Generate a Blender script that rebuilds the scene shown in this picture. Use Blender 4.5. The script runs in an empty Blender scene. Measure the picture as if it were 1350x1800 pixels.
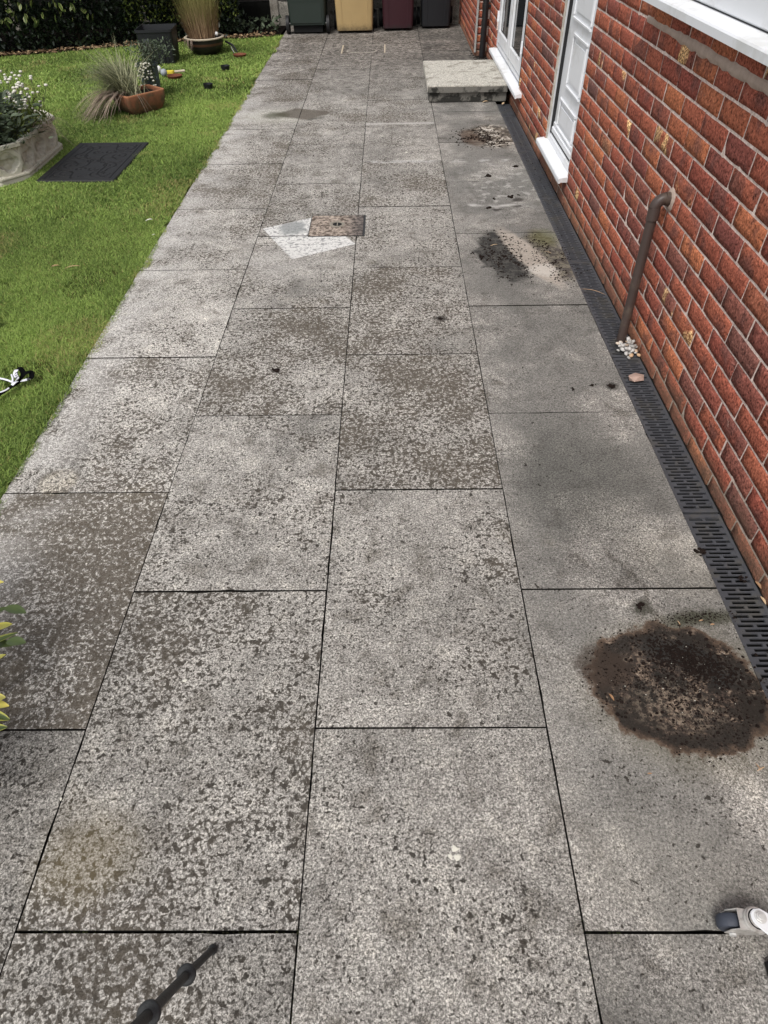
import bpy, math, random
import numpy as np
from mathutils import Vector, Matrix
random.seed(7); rng = np.random.default_rng(7)
R = math.radians
scene = bpy.context.scene
col = scene.collection

# ------------------------------------------------------------------ camera
F_PX, PITCH, YAW, ROLL, CAM_H, CAM_X = 1115.93, 0.794942, -0.019089, 0.021637, 1.58286, 0.20732
fw = np.array([math.sin(YAW)*math.cos(PITCH), math.cos(YAW)*math.cos(PITCH), -math.sin(PITCH)])
rt0 = np.array([math.cos(YAW), -math.sin(YAW), 0.0]); dn0 = np.cross(fw, rt0)
rt = rt0*math.cos(ROLL)+dn0*math.sin(ROLL); dn = -rt0*math.sin(ROLL)+dn0*math.cos(ROLL)
CAM = np.array([CAM_X, 0.0, CAM_H])
cd = bpy.data.cameras.new('camera'); cam = bpy.data.objects.new('camera', cd); col.objects.link(cam)
cam.matrix_world = Matrix(((rt[0], -dn[0], -fw[0], CAM[0]), (rt[1], -dn[1], -fw[1], CAM[1]), (rt[2], -dn[2], -fw[2], CAM[2]), (0, 0, 0, 1)))
cd.sensor_fit = 'HORIZONTAL'; cd.sensor_width = 36; cd.lens = F_PX/1350*36
cd.clip_start = 0.05; cd.clip_end = 500
scene.camera = cam
# ------------------------------------------------------------------ sky, sun, exposure
w = bpy.data.worlds.new('World'); scene.world = w; w.use_nodes = True
wn = w.node_tree; wn.nodes.clear()
SUN_EL, SUN_AZ = 58.0, 205.0      # azimuth clockwise from +Y
sky = wn.nodes.new('ShaderNodeTexSky'); sky.sky_type = 'NISHITA'; sky.sun_disc = False
sky.sun_elevation = R(SUN_EL); sky.sun_rotation = R(SUN_AZ); sky.dust_density = 3.0
hs = wn.nodes.new('ShaderNodeHueSaturation'); hs.inputs['Saturation'].default_value = 0.28
bg = wn.nodes.new('ShaderNodeBackground'); bg.inputs['Strength'].default_value = 0.13
wo = wn.nodes.new('ShaderNodeOutputWorld')
wn.links.new(sky.outputs[0], hs.inputs['Color']); wn.links.new(hs.outputs[0], bg.inputs[0]); wn.links.new(bg.outputs[0], wo.inputs[0])
sd = bpy.data.lights.new('sun', 'SUN'); sd.energy = 1.4; sd.angle = R(16); sd.color = (1.0, 0.965, 0.92)
so = bpy.data.objects.new('sun', sd); col.objects.link(so)
az, el = R(SUN_AZ), R(SUN_EL)
sv = Vector((math.sin(az)*math.cos(el), math.cos(az)*math.cos(el), math.sin(el)))
so.rotation_euler = sv.to_track_quat('Z', 'Y').to_euler()
scene.view_settings.view_transform = 'Standard'; scene.view_settings.look = 'None'
scene.view_settings.gamma = 1; scene.view_settings.use_curve_mapping = False
scene.view_settings.exposure = 0.50

# ------------------------------------------------------------------ helpers
def gp(u, v, z=0.0):                 # ground point seen at a spot of the 1350x1800 photograph
    d = fw + rt*(u-675)/F_PX + dn*(v-900)/F_PX
    t = (z-CAM_H)/d[2]
    return (CAM[0]+d[0]*t, d[1]*t, z)
def px(p):
    d = np.asarray(p, float)-CAM; zc = d@fw
    return (675+F_PX*(d@rt)/zc, 900+F_PX*(d@dn)/zc, zc)

def tag(o, label=None, cat=None, group=None, kind=None):
    if label: o['label'] = label
    if cat: o['category'] = cat
    if group: o['group'] = group
    if kind: o['kind'] = kind
    return o
def empty(name, loc=(0, 0, 0), rz=0.0, parent=None):
    o = bpy.data.objects.new(name, None); col.objects.link(o)
    o.location = loc; o.rotation_euler = (0, 0, rz); o.empty_display_size = 0.05
    if parent: o.parent = parent
    return o
def link(name, me, parent=None, loc=None, rot=None):
    o = bpy.data.objects.new(name, me); col.objects.link(o)
    if parent: o.parent = parent
    if loc is not None: o.location = loc
    if rot is not None: o.rotation_euler = rot
    return o
def copy_tree(o, parent=None):
    c = o.copy(); col.objects.link(c)
    if parent: c.parent = parent
    for ch in list(o.children): copy_tree(ch, c)
    return c

class MB:
    def __init__(s): s.v = []; s.f = []
    def add(s, vs, fs):
        b = len(s.v); s.v += [tuple(map(float, v)) for v in vs]; s.f += [tuple(b+i for i in f) for f in fs]; return s
    def box(s, x0, x1, y0, y1, z0, z1):
        vs = [(x0,y0,z0),(x1,y0,z0),(x1,y1,z0),(x0,y1,z0),(x0,y0,z1),(x1,y0,z1),(x1,y1,z1),(x0,y1,z1)]
        return s.add(vs, [(0,3,2,1),(4,5,6,7),(0,1,5,4),(1,2,6,5),(2,3,7,6),(3,0,4,7)])
    def tube(s, pts, rad, n=10, cap=True):
        pts = [Vector(p) for p in pts]; m = len(pts)
        rs = rad if hasattr(rad, '__len__') else [rad]*m
        t0 = (pts[1]-pts[0]).normalized(); up = Vector((0, 0, 1)) if abs(t0.z) < .9 else Vector((1, 0, 0))
        nrm = t0.cross(up).normalized(); vs = []; fs = []
        for i, p in enumerate(pts):
            t = ((pts[min(i+1, m-1)]-p).normalized()+(p-pts[max(i-1, 0)]).normalized())
            t = t.normalized() if t.length > 1e-6 else t0
            nrm = (nrm-t*nrm.dot(t)).normalized(); b = t.cross(nrm)
            for k in range(n):
                a = 2*math.pi*k/n; vs.append(p+(nrm*math.cos(a)+b*math.sin(a))*rs[i])
        for i in range(m-1):
            for k in range(n):
                fs.append((i*n+k, i*n+(k+1) % n, (i+1)*n+(k+1) % n, (i+1)*n+k))
        if cap: fs.append(tuple(range(n))[::-1]); fs.append(tuple((m-1)*n+k for k in range(n)))
        return s.add(vs, fs)
    def lathe(s, prof, n=32, c=(0, 0, 0), sx=1, sy=1, wob=0):
        vs = []; fs = []
        for r, z in prof:
            for k in range(n):
                a = 2*math.pi*k/n; rr = r*(1+wob*math.sin(3*a+z*20))
                vs.append((c[0]+rr*sx*math.cos(a), c[1]+rr*sy*math.sin(a), c[2]+z))
        for i in range(len(prof)-1):
            for k in range(n):
                fs.append((i*n+k, i*n+(k+1) % n, (i+1)*n+(k+1) % n, (i+1)*n+k))
        return s.add(vs, fs)
    def prism(s, poly, z0, z1):
        n = len(poly); vs = [(x, y, z0) for x, y in poly]+[(x, y, z1) for x, y in poly]
        fs = [tuple(range(n))[::-1], tuple(range(n, 2*n))]+[(i, (i+1) % n, n+(i+1) % n, n+i) for i in range(n)]
        return s.add(vs, fs)
    def blob(s, c, r, sq=(1, 1, 1), jit=.25):
        t = (1+5**.5)/2
        iv = [(-1,t,0),(1,t,0),(-1,-t,0),(1,-t,0),(0,-1,t),(0,1,t),(0,-1,-t),(0,1,-t),(t,0,-1),(t,0,1),(-t,0,-1),(-t,0,1)]
        fi = [(0,11,5),(0,5,1),(0,1,7),(0,7,10),(0,10,11),(1,5,9),(5,11,4),(11,10,2),(10,7,6),(7,1,8),(3,9,4),(3,4,2),(3,2,6),(3,6,8),(3,8,9),(4,9,5),(2,4,11),(6,2,10),(8,6,7),(9,8,1)]
        a = random.uniform(0, 6.28); ca, sa = math.cos(a), math.sin(a); vs = []
        for x, y, z in iv:
            k = r/1.9*(1+random.uniform(-jit, jit)); x, y, z = x*k*sq[0], y*k*sq[1], z*k*sq[2]
            vs.append((c[0]+x*ca-y*sa, c[1]+x*sa+y*ca, c[2]+z))
        return s.add(vs, fi)
    def mesh(s, name, mat=None, smooth=False, bevel=0):
        me = bpy.data.meshes.new(name); me.from_pydata(s.v, [], s.f); me.validate(); me.update()
        if bevel:
            import bmesh
            bm = bmesh.new(); bm.from_mesh(me)
            eds = [e for e in bm.edges if len(e.link_faces) == 2 and e.calc_face_angle(0) > .6]
            bmesh.ops.bevel(bm, geom=eds, offset=bevel, segments=2, affect='EDGES', clamp_overlap=True)
            bm.to_mesh(me); bm.free()
        if mat: me.materials.append(mat)
        if smooth:
            me.polygons.foreach_set('use_smooth', [True]*len(me.polygons))
            if smooth == 'auto': me.set_sharp_from_angle(angle=R(35))
        return me
    def build(s, name, mat, parent=None, smooth=False, bevel=0, loc=None, rot=None):
        return link(name, s.mesh(name, mat, smooth, bevel), parent, loc, rot)

def np_mesh(name, V, faces_per, mat, attr=None, smooth=False, k=None):
    """V (n,3); faces_per: int array (m,k)"""
    me = bpy.data.meshes.new(name); V = np.asarray(V, np.float32); F = np.asarray(faces_per, np.int32)
    m, kk = F.shape
    me.vertices.add(len(V)); me.vertices.foreach_set('co', V.ravel())
    me.loops.add(m*kk); me.loops.foreach_set('vertex_index', F.ravel())
    me.polygons.add(m); me.polygons.foreach_set('loop_start', np.arange(m, dtype=np.int32)*kk)
    try: me.polygons.foreach_set('loop_total', np.full(m, kk, np.int32))
    except Exception: pass
    if attr:
        for an, av in attr.items():
            a = me.attributes.new(an, 'FLOAT', 'POINT'); a.data.foreach_set('value', np.asarray(av, np.float32))
    if smooth: me.polygons.foreach_set('use_smooth', np.ones(m, bool))
    if mat: me.materials.append(mat)
    me.update(calc_edges=True); me.validate()
    return me

# ------------------------------------------------------------------ material node helper
class NT:
    def __init__(s, name, rough=.8, spec=.3):
        s.m = bpy.data.materials.new(name); s.m.use_nodes = True; s.t = s.m.node_tree; s.t.nodes.clear()
        s.o = s.t.nodes.new('ShaderNodeOutputMaterial'); s.b = s.t.nodes.new('ShaderNodeBsdfPrincipled')
        s.t.links.new(s.b.outputs[0], s.o.inputs[0])
        s.b.inputs['Roughness'].default_value = rough; s.b.inputs['Specular IOR Level'].default_value = spec
        s._p = None
    def n(s, t): return s.t.nodes.new(t)
    def put(s, sock, v):
        if isinstance(v, bpy.types.NodeSocket): s.t.links.new(v, sock)
        elif v is not None:
            if sock.type == 'RGBA' and len(v) == 3: v = (*v, 1)
            sock.default_value = v
    def pos(s):
        if s._p is None: s._p = s.n('ShaderNodeNewGeometry').outputs['Position']
        return s._p
    def obj(s): return s.n('ShaderNodeTexCoord').outputs['Object']
    def rnd(s): return s.n('ShaderNodeObjectInfo').outputs['Random']
    def attr(s, name, typ='GEOMETRY'):
        a = s.n('ShaderNodeAttribute'); a.attribute_type = typ; a.attribute_name = name; return a.outputs['Fac']
    def xyz(s, v=None):
        x = s.n('ShaderNodeSeparateXYZ'); s.put(x.inputs[0], v if v is not None else s.pos()); return x.outputs
    def vm(s, op, a, b=None, sc=None):
        x = s.n('ShaderNodeVectorMath'); x.operation = op; s.put(x.inputs[0], a)
        if b is not None: s.put(x.inputs[1], b)
        if sc is not None: s.put(x.inputs['Scale'], sc)
        return x.outputs['Value'] if op in ('LENGTH', 'DOT_PRODUCT', 'DISTANCE') else x.outputs[0]
    def math(s, op, a, b=None, c=None, clamp=False):
        x = s.n('ShaderNodeMath'); x.operation = op; x.use_clamp = clamp; s.put(x.inputs[0], a)
        if b is not None: s.put(x.inputs[1], b)
        if c is not None: s.put(x.inputs[2], c)
        return x.outputs[0]
    def noise(s, scale, detail=2, rough=.5, vec=None, dist=0, color=False):
        x = s.n('ShaderNodeTexNoise'); x.inputs['Scale'].default_value = scale; x.inputs['Detail'].default_value = detail
        x.inputs['Roughness'].default_value = rough; x.inputs['Distortion'].default_value = dist
        s.put(x.inputs['Vector'], vec if vec is not None else s.pos()); return x.outputs['Color' if color else 'Fac']
    def vor(s, scale, vec=None, feature='F1', out='Distance', rand=1):
        x = s.n('ShaderNodeTexVoronoi'); x.feature = feature; x.inputs['Scale'].default_value = scale
        x.inputs['Randomness'].default_value = rand
        s.put(x.inputs['Vector'], vec if vec is not None else s.pos()); return x.outputs[out]
    def ss(s, v, a, b, lo=0., hi=1.):
        x = s.n('ShaderNodeMapRange'); x.interpolation_type = 'SMOOTHSTEP'
        s.put(x.inputs['Value'], v); s.put(x.inputs['From Min'], a); s.put(x.inputs['From Max'], b)
        x.inputs['To Min'].default_value = lo; x.inputs['To Max'].default_value = hi; return x.outputs[0]
    def ramp(s, v, stops, interp='LINEAR'):
        x = s.n('ShaderNodeValToRGB'); s.put(x.inputs[0], v); e = x.color_ramp.elements; x.color_ramp.interpolation = interp
        while len(e) < len(stops): e.new(.5)
        for i, (p, c) in enumerate(stops): e[i].position = p; e[i].color = (*c, 1) if len(c) == 3 else c
        return x.outputs[0]
    def mix(s, f, a, b, mode='MIX'):
        x = s.n('ShaderNodeMix'); x.data_type = 'RGBA'; x.blend_type = mode
        s.put(x.inputs[0], f); s.put(x.inputs[6], a); s.put(x.inputs[7], b); return x.outputs[2]
    def bump(s, h, dist=.002, strength=1., normal=None):
        x = s.n('ShaderNodeBump'); x.inputs['Distance'].default_value = dist; x.inputs['Strength'].default_value = strength
        s.put(x.inputs['Height'], h)
        if normal is not None: s.put(x.inputs['Normal'], normal)
        return x.outputs[0]
    def done(s, color=None, normal=None, rough=None):
        if color is not None: s.put(s.b.inputs['Base Color'], color)
        if normal is not None: s.put(s.b.inputs['Normal'], normal)
        if rough is not None: s.put(s.b.inputs['Roughness'], rough)
        return s.m
    def ellipse(s, cx, cy, rx, ry, rot=0, soft=.2, warp=.05, wscale=6, wdet=4):
        """1 inside a ragged ellipse on the ground, 0 outside"""
        ws = min((5, 10, 18), key=lambda q: abs(q-wscale))
        if not hasattr(s, '_w'): s._w = {}
        if ws not in s._w: s._w[ws] = s.vm('SUBTRACT', s.noise(ws, 5, .65, color=True), (.5, .5, .5))
        p = s.vm('ADD', s.pos(), s.vm('SCALE', s._w[ws], sc=warp*2.3))
        x, y, _ = s.xyz(p)
        dx = s.math('SUBTRACT', x, cx); dy = s.math('SUBTRACT', y, cy); c, sn = math.cos(rot), math.sin(rot)
        a = s.math('ADD', s.math('MULTIPLY', dx, c/rx), s.math('MULTIPLY', dy, sn/rx))
        b = s.math('ADD', s.math('MULTIPLY', dx, -sn/ry), s.math('MULTIPLY', dy, c/ry))
        d = s.math('SQRT', s.math('ADD', s.math('MULTIPLY', a, a), s.math('MULTIPLY', b, b)))
        return s.ss(d, 1-soft, 1+soft, 1., 0.), d
    def poly(s, pts, soft=.004, warp=.004):
        """1 inside a convex polygon (counter-clockwise) on the ground"""
        wv = s.noise(25, 3, .6, color=True)
        p = s.vm('ADD', s.pos(), s.vm('SCALE', s.vm('SUBTRACT', wv, (.5, .5, .5)), sc=warp*2))
        x, y, _ = s.xyz(p); out = None
        for (x0, y0), (x1, y1) in zip(pts, pts[1:]+pts[:1]):
            L = math.hypot(x1-x0, y1-y0); nx, ny = -(y1-y0)/L, (x1-x0)/L
            d = s.math('ADD', s.math('ADD', s.math('MULTIPLY', x, nx), s.math('MULTIPLY', y, ny)), -(x0*nx+y0*ny))
            k = s.ss(d, -soft, soft); out = k if out is None else s.math('MULTIPLY', out, k)
        return out

def simple(name, c, rough=.6, spec=.4, bump=0, bscale=200, var=.15, vscale=12, metal=0, dirt=None, dscale=5):
    t = NT(name, rough, spec); v = t.noise(vscale, 4, .6)
    cc = t.mix(v, tuple(x*(1-var) for x in c), tuple(min(1, x*(1+var)) for x in c))
    if dirt: cc = t.mix(t.ss(t.noise(dscale, 5, .7), .5, .68, 0, .7), cc, dirt)
    t.b.inputs['Metallic'].default_value = metal
    nm = t.bump(t.noise(bscale, 3, .6), bump) if bump else None
    return t.done(cc, nm)

M = {}
# --- concrete paving
def slab_material():
    t = NT('paving_concrete', .88, .2)
    off = t.vm('ADD', t.pos(), t.vm('SCALE', (7.3, 3.1, 5.7), sc=t.math('MULTIPLY', t.rnd(), 4)))
    X, Y, Z = t.xyz()
    spots = t.attr('spots', 'OBJECT'); tone = t.attr('tone', 'OBJECT')
    # fine worm-like grain
    g1 = t.noise(190, 3, .7, dist=.5); g2 = t.noise(85, 3, .6, dist=1.0); g3 = t.noise(420, 2, .6)
    g = t.math('ADD', t.math('MULTIPLY', g1, .56), t.math('ADD', t.math('MULTIPLY', g2, .20), t.math('MULTIPLY', g3, .24)))
    base = t.ramp(g, [(.37, (.060, .057, .053)), (.45, (.18, .173, .163)), (.52, (.36, .347, .328)), (.60, (.74, .715, .68))])
    # broad sooty and pale clouds
    lf = t.noise(2.3, 5, .62, vec=off)
    base = t.mix(1, base, t.ramp(lf, [(.30, (.58, .58, .575)), (.46, (.90, .897, .89)), (.56, (1.04, 1.037, 1.03)), (.70, (1.20, 1.195, 1.18))]), 'MULTIPLY')
    mf = t.noise(11, 4, .65, dist=.4)
    base = t.mix(1, base, t.ramp(mf, [(.34, (.60, .585, .56)), (.47, (.96, .955, .95)), (.56, (1.04, 1.04, 1.03)), (.66, (1.22, 1.21, 1.18))]), 'MULTIPLY')
    # smooth, closed sooty skin near the house
    smooth = t.math('MULTIPLY', t.ss(X, .45, .75), t.ss(t.noise(2.6, 3, .5), .36, .56))
    skin = t.mix(t.ss(t.noise(150, 4, .7), .36, .64), (.085, .084, .079), (.26, .255, .24))
    base = t.mix(t.math('MULTIPLY', smooth, .7), base, skin)
    # lichen: small separate dark spots, closing up to a brown film where it is thick
    m = t.math('ADD', t.noise(2.4, 4, .6), t.math('MULTIPLY', t.math('SUBTRACT', spots, .5), .46))
    crust = t.ss(m, .46, .74)
    base = t.mix(t.math('MULTIPLY', crust, .38), base, t.mix(t.ss(g, .43, .57), (.20, .188, .17), (.74, .71, .665)))
    thr = t.math('ADD', t.ss(m, .30, .88, .69, .47), t.math('MULTIPLY', t.math('SUBTRACT', t.noise(9, 2), .5), .14))
    sp = t.noise(56, 2.6, .55, dist=.3); blot = t.ss(t.math('SUBTRACT', sp, thr), -.025, .035)
    sp2 = t.noise(105, 1.6, .5); blot2 = t.ss(t.math('SUBTRACT', sp2, t.math('SUBTRACT', thr, .01)), -.025, .04)
    blot = t.math('MAXIMUM', blot, t.math('MULTIPLY', blot2, .85))
    brown = t.mix(t.ss(m, .5, .8), t.mix(g2, (.018, .0155, .013), (.052, .045, .037)), t.mix(g2, (.034, .028, .020), (.100, .080, .058)))
    base = t.mix(t.math('MULTIPLY', blot, t.ss(m, .5, .8, .93, .86)), base, brown)
    # green algae and rust tints
    base = t.mix(t.ss(t.noise(2.2, 4, .7), .60, .78, 0, .3), base, (.15, .125, .07))
    base = t.mix(1, base, t.ramp(tone, [(0, (.46, .455, .445)), (.5, (.96, .947, .925)), (1, (1.38, 1.36, 1.33))]), 'MULTIPLY')
    # --- local stains
    # damp patch on the second slab by the drain
    k, _ = t.ellipse(.90, 1.70, .24, .30, .3, .5, .10, 4)
    base = t.mix(t.math('MULTIPLY', k, .8), base, t.mix(1, base, (.58, .59, .58), 'MULTIPLY'))
    k, _ = t.ellipse(.80, .42, .2, .12, 0, .6, .12, 3); base = t.mix(t.math('MULTIPLY', k, .4), base, t.mix(1, base, (1.25, 1.24, 1.2), 'MULTIPLY'))
    k, _ = t.ellipse(1.14, 1.32, .17, .12, -.5, .6, .10, 4); base = t.mix(t.math('MULTIPLY', k, .9), base, t.mix(1, base, (1.32, 1.31, 1.27), 'MULTIPLY'))
    # big round pot stain
    halo, _ = t.ellipse(1.02, .86, .29, .235, .0, .25, .07, 5); base = t.mix(t.math('MULTIPLY', halo, .45), base, (.13, .118, .08))
    k, d = t.ellipse(.985, .880, .240, .199, -.12, .035, .045, 18)
    k2, _ = t.ellipse(.80, .935, .075, .06, 0, .3, .05, 14)
    soil = t.ramp(t.math('ADD', t.math('MULTIPLY', t.noise(11, 5, .7, dist=.4), .55), t.math('MULTIPLY', t.noise(75, 4, .75), .45)), [(.41, (.005, .0045, .004)), (.485, (.016, .011, .009)), (.53, (.06, .040, .030)), (.58, (.19, .14, .10)), (.65, (.50, .43, .35))])
    soil = t.mix(t.math('MULTIPLY', t.ss(d, .50, .78), t.ss(t.noise(26, 5, .7), .36, .50)), soil, (.013, .009, .007))
    soil = t.mix(t.math('MULTIPLY', t.ellipse(.96, .82, .10, .06, -.2, .7, .05, 14)[0], t.ss(t.noise(60, 4, .7), .46, .62, 0, .8)), soil, (.25, .20, .15))
    soil = t.mix(t.math('MULTIPLY', t.ss(d, .88, 1.0), .55), soil, t.mix(g2, (.085, .052, .034), (.25, .165, .11)))
    blk = t.math('MULTIPLY', t.ellipse(1.04, .965, .14, .05, -.5, .4, .05, 14)[0], .9)
    soil = t.mix(blk, soil, (.012, .012, .012))
    base = t.mix(t.math('MULTIPLY', k, .92), base, soil)
    base = t.mix(t.math('MULTIPLY', k2, .75), base, (.045, .032, .024))
    k, _ = t.ellipse(.957, 1.135, .035, .035, 0, .5, .03, 20); base = t.mix(t.math('MULTIPLY', k, .8), base, (.03, .03, .02))
    k, _ = t.ellipse(1.13, 1.10, .11, .028, .1, .6, .03, 18); base = t.mix(t.math('MULTIPLY', k, .8), base, (.038, .04, .022))
    # square pot stain further on
    k, _ = t.ellipse(.86, 3.62, .15, .32, .12, .12, .09, 12); drk = t.mix(t.ss(t.noise(28, 4, .7), .46, .6), (.018, .018, .017), (.065, .062, .056))
    base = t.mix(t.math('MULTIPLY', k, .88), base, drk)
    k, _ = t.ellipse(1.12, 3.62, .10, .34, .15, .2, .04, 9); base = t.mix(t.math('MULTIPLY', k, .8), base, t.mix(t.ss(t.noise(25, 4, .7), .44, .58), (.05, .04, .034), (.17, .15, .11)))
    k, _ = t.ellipse(1.0, 3.60, .075, .40, .28, .2, .03, 14); base = t.mix(t.math('MULTIPLY', k, .8), base, t.mix(g2, (.20, .165, .13), (.60, .54, .47)))
    k, _ = t.ellipse(1.05, 3.42, .085, .07, 0, .4, .05, 18); base = t.mix(t.math('MULTIPLY', k, .7), base, t.mix(g1, (.30, .27, .23), (.75, .71, .65)))
    k, _ = t.ellipse(1.13, 3.85, .08, .12, 0, .5, .03, 18); base = t.mix(t.math('MULTIPLY', k, .5), base, (.11, .11, .035))
    # rotten mat of old cement by the far step
    k, _ = t.ellipse(1.06, 5.90, .22, .30, .1, .22, .07, 8)
    rot = t.ramp(t.noise(13, 5, .7, dist=.8), [(.40, (.035, .028, .022)), (.5, (.12, .095, .07)), (.55, (.45, .41, .35)), (.68, (.66, .62, .56))])
    base = t.mix(t.math('MULTIPLY', k, .85), base, rot)
    k, _ = t.ellipse(.88, 5.86, .09, .22, .1, .3, .06, 10); base = t.mix(t.math('MULTIPLY', k, .8), base, t.mix(t.noise(30, 4, .7), (.02, .015, .012), (.14, .09, .06)))
    k, _ = t.ellipse(1.0, 4.75, .24, .5, 0, .6, .12, 5); wh = t.math('MULTIPLY', k, t.ss(t.noise(16, 3, .6), .52, .64))
    base = t.mix(t.math('MULTIPLY', wh, .5), base, (.50, .48, .45))
    for cx, cy, r in ((1.06, 4.47, .045), (1.04, 4.36, .035), (.90, 4.30, .03), (.455, 2.896, .03), (-.311, 2.445, .022), (1.153, 2.302, .03)):
        k, _ = t.ellipse(cx, cy, r, r*.8, 0, .5, .03, 25); base = t.mix(t.math('MULTIPLY', k, .85), base, (.035, .03, .026))
    # lime-washed square left of the small inspection cover
    k = t.poly([(-.590, 4.044), (-.360, 3.600), (.000, 3.800), (-.25, 4.235)])
    wp = t.mix(t.ss(t.noise(48, 3, .6, dist=.8), .50, .60), t.mix(g1, (.52, .51, .49), (.84, .83, .80)), t.mix(g1, (.20, .20, .20), (.36, .36, .35)))
    k3, _ = t.ellipse(-.40, 4.05, .08, .10, 0, .3, .05, 14); wp = t.mix(t.math('MULTIPLY', k3, .8), wp, (.22, .235, .235))
    base = t.mix(t.math('MULTIPLY', k, .85), base, wp)
    k, _ = t.ellipse(-.45, 3.55, .2, .2, .6, .6, .1, 5); base = t.mix(t.math('MULTIPLY', k, .3), base, (.5, .48, .45))
    # pot footprint further up
    k, _ = t.ellipse(-.80, 6.60, .38, .22, .0, .5, .06, 8); base = t.mix(t.math('MULTIPLY', k, .5), base, t.mix(t.ss(g, .43, .57), (.28, .27, .22), (.74, .72, .64)))
    k = t.poly([(-.87, 6.62), (-.50, 6.44), (-.31, 6.72), (-.66, 6.86)], .03, .03); base = t.mix(t.math('MULTIPLY', k, .8), base, t.mix(g2, (.045, .036, .028), (.11, .088, .068)))
    k, _ = t.ellipse(-.83, 6.62, .12, .10, 0, .5, .06, 8); base = t.mix(t.math('MULTIPLY', k, .7), base, (.06, .06, .035))
    k, _ = t.ellipse(-.45, 6.50, .10, .03, .6, .5, .03, 8); base = t.mix(t.math('MULTIPLY', k, .6), base, (.07, .07, .06))
    # round pot ghost, near left
    k, dd = t.ellipse(-1.03, 1.72, .07, .075, 0, .2, .02, 14); ring = t.math('MULTIPLY', t.ss(dd, .7, 1.05), t.math('MULTIPLY', t.ss(dd, 1.05, 1.5, 1, 0), t.ss(t.noise(14, 3, .6), .42, .55)))
    base = t.mix(t.math('MULTIPLY', ring, .6), base, (.075, .065, .05)); base = t.mix(t.math('MULTIPLY', k, .35), base, t.mix(1, base, (1.35, 1.25, 1.0), 'MULTIPLY'))
    # rust-green tint on the near left slab
    k, _ = t.ellipse(-.50, .46, .10, .10, 0, .7, .08, 6); base = t.mix(t.math('MULTIPLY', k, .4), base, (.16, .125, .06))
    # pale bleached margin beside the lawn
    k = t.math('MULTIPLY', t.ss(X, -1.20, -.85, 1, 0), t.ss(t.noise(5, 3, .6), .36, .56)); base = t.mix(t.math('MULTIPLY', k, .55), base, t.mix(t.ss(g, .43, .57), (.27, .255, .235), (.76, .735, .70)))
    # lime bloom lines and pale rims on some slabs
    k = t.math('MULTIPLY', t.ss(t.math('ABSOLUTE', t.math('SUBTRACT', Y, 5.28)), .0, .05, 1, 0), t.math('MULTIPLY', t.ss(X, .0, .1), t.ss(t.noise(9, 4, .6), .42, .6))); base = t.mix(t.math('MULTIPLY', k, .55), base, (.6, .59, .57))
    k = t.math('MULTIPLY', t.ss(t.math('ABSOLUTE', t.math('SUBTRACT', Y, t.math('ADD', 4.35, t.math('MULTIPLY', t.noise(6), .05)))), .0, .04, 1, 0), t.math('MULTIPLY', t.ss(X, .62, .7), t.ss(t.noise(9, 4, .6), .42, .6))); base = t.mix(t.math('MULTIPLY', k, .6), base, (.6, .58, .55))
    k = t.math('MULTIPLY', t.ss(t.math('ABSOLUTE', t.math('SUBTRACT', Y, 6.3)), .0, .05, 1, 0), t.math('MULTIPLY', t.ss(X, -.02, .02), t.ss(X, .58, .62, 1, 0))); base = t.mix(t.math('MULTIPLY', k, .45), base, (.6, .58, .55))
    far = t.ss(Y, 6.4, 9.8); base = t.mix(far, base, t.mix(1, base, t.mix(t.ss(t.noise(22, 4, .7, dist=.6), .42, .58), (.36, .345, .335), (.88, .85, .83)), 'MULTIPLY'))
    h = t.math('ADD', t.math('MULTIPLY', g1, .7), t.math('MULTIPLY', g2, .4))
    return t.done(base, t.bump(h, .0028), .9)
M['slab'] = slab_material()

def plain_concrete(name, lo, hi, stain=(.04, .04, .035), sc=5, amt=.8):
    t = NT(name, .9, .2); g = t.noise(90, 4, .65)
    c = t.mix(t.ss(g, .35, .65), lo, hi); c = t.mix(t.ss(t.noise(sc, 5, .7), .5, .66, 0, amt), c, stain)
    return t.done(c, t.bump(g, .003))
M['step'] = plain_concrete('step_concrete', (.27, .255, .22), (.66, .63, .56), (.17, .15, .12), 6, .75)
def step_side():
    t = NT('step_side_concrete', .9, .2); g = t.noise(80, 4, .65)
    c = t.mix(g, (.10, .097, .085), (.24, .23, .205)); X, Y, Z = t.xyz()
    c = t.mix(t.ss(t.math('ADD', t.noise(9, 5, .7), t.math('MULTIPLY', Z, -1.2)), .38, .52, 0, .9), c, (.018, .018, .016))
    return t.done(c, t.bump(g, .003))
M['step_side'] = step_side()
M['gravel_board'] = plain_concrete('gravel_board_concrete', (.16, .15, .13), (.34, .32, .28), (.09, .085, .07), 9)
M['post'] = plain_concrete('post_concrete', (.22, .2, .17), (.40, .37, .32), (.12, .1, .08), 6, .6)
M['bed'] = simple('joint_bedding', (.009, .0085, .007), .95, .1, .004, 120, .4)

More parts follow.
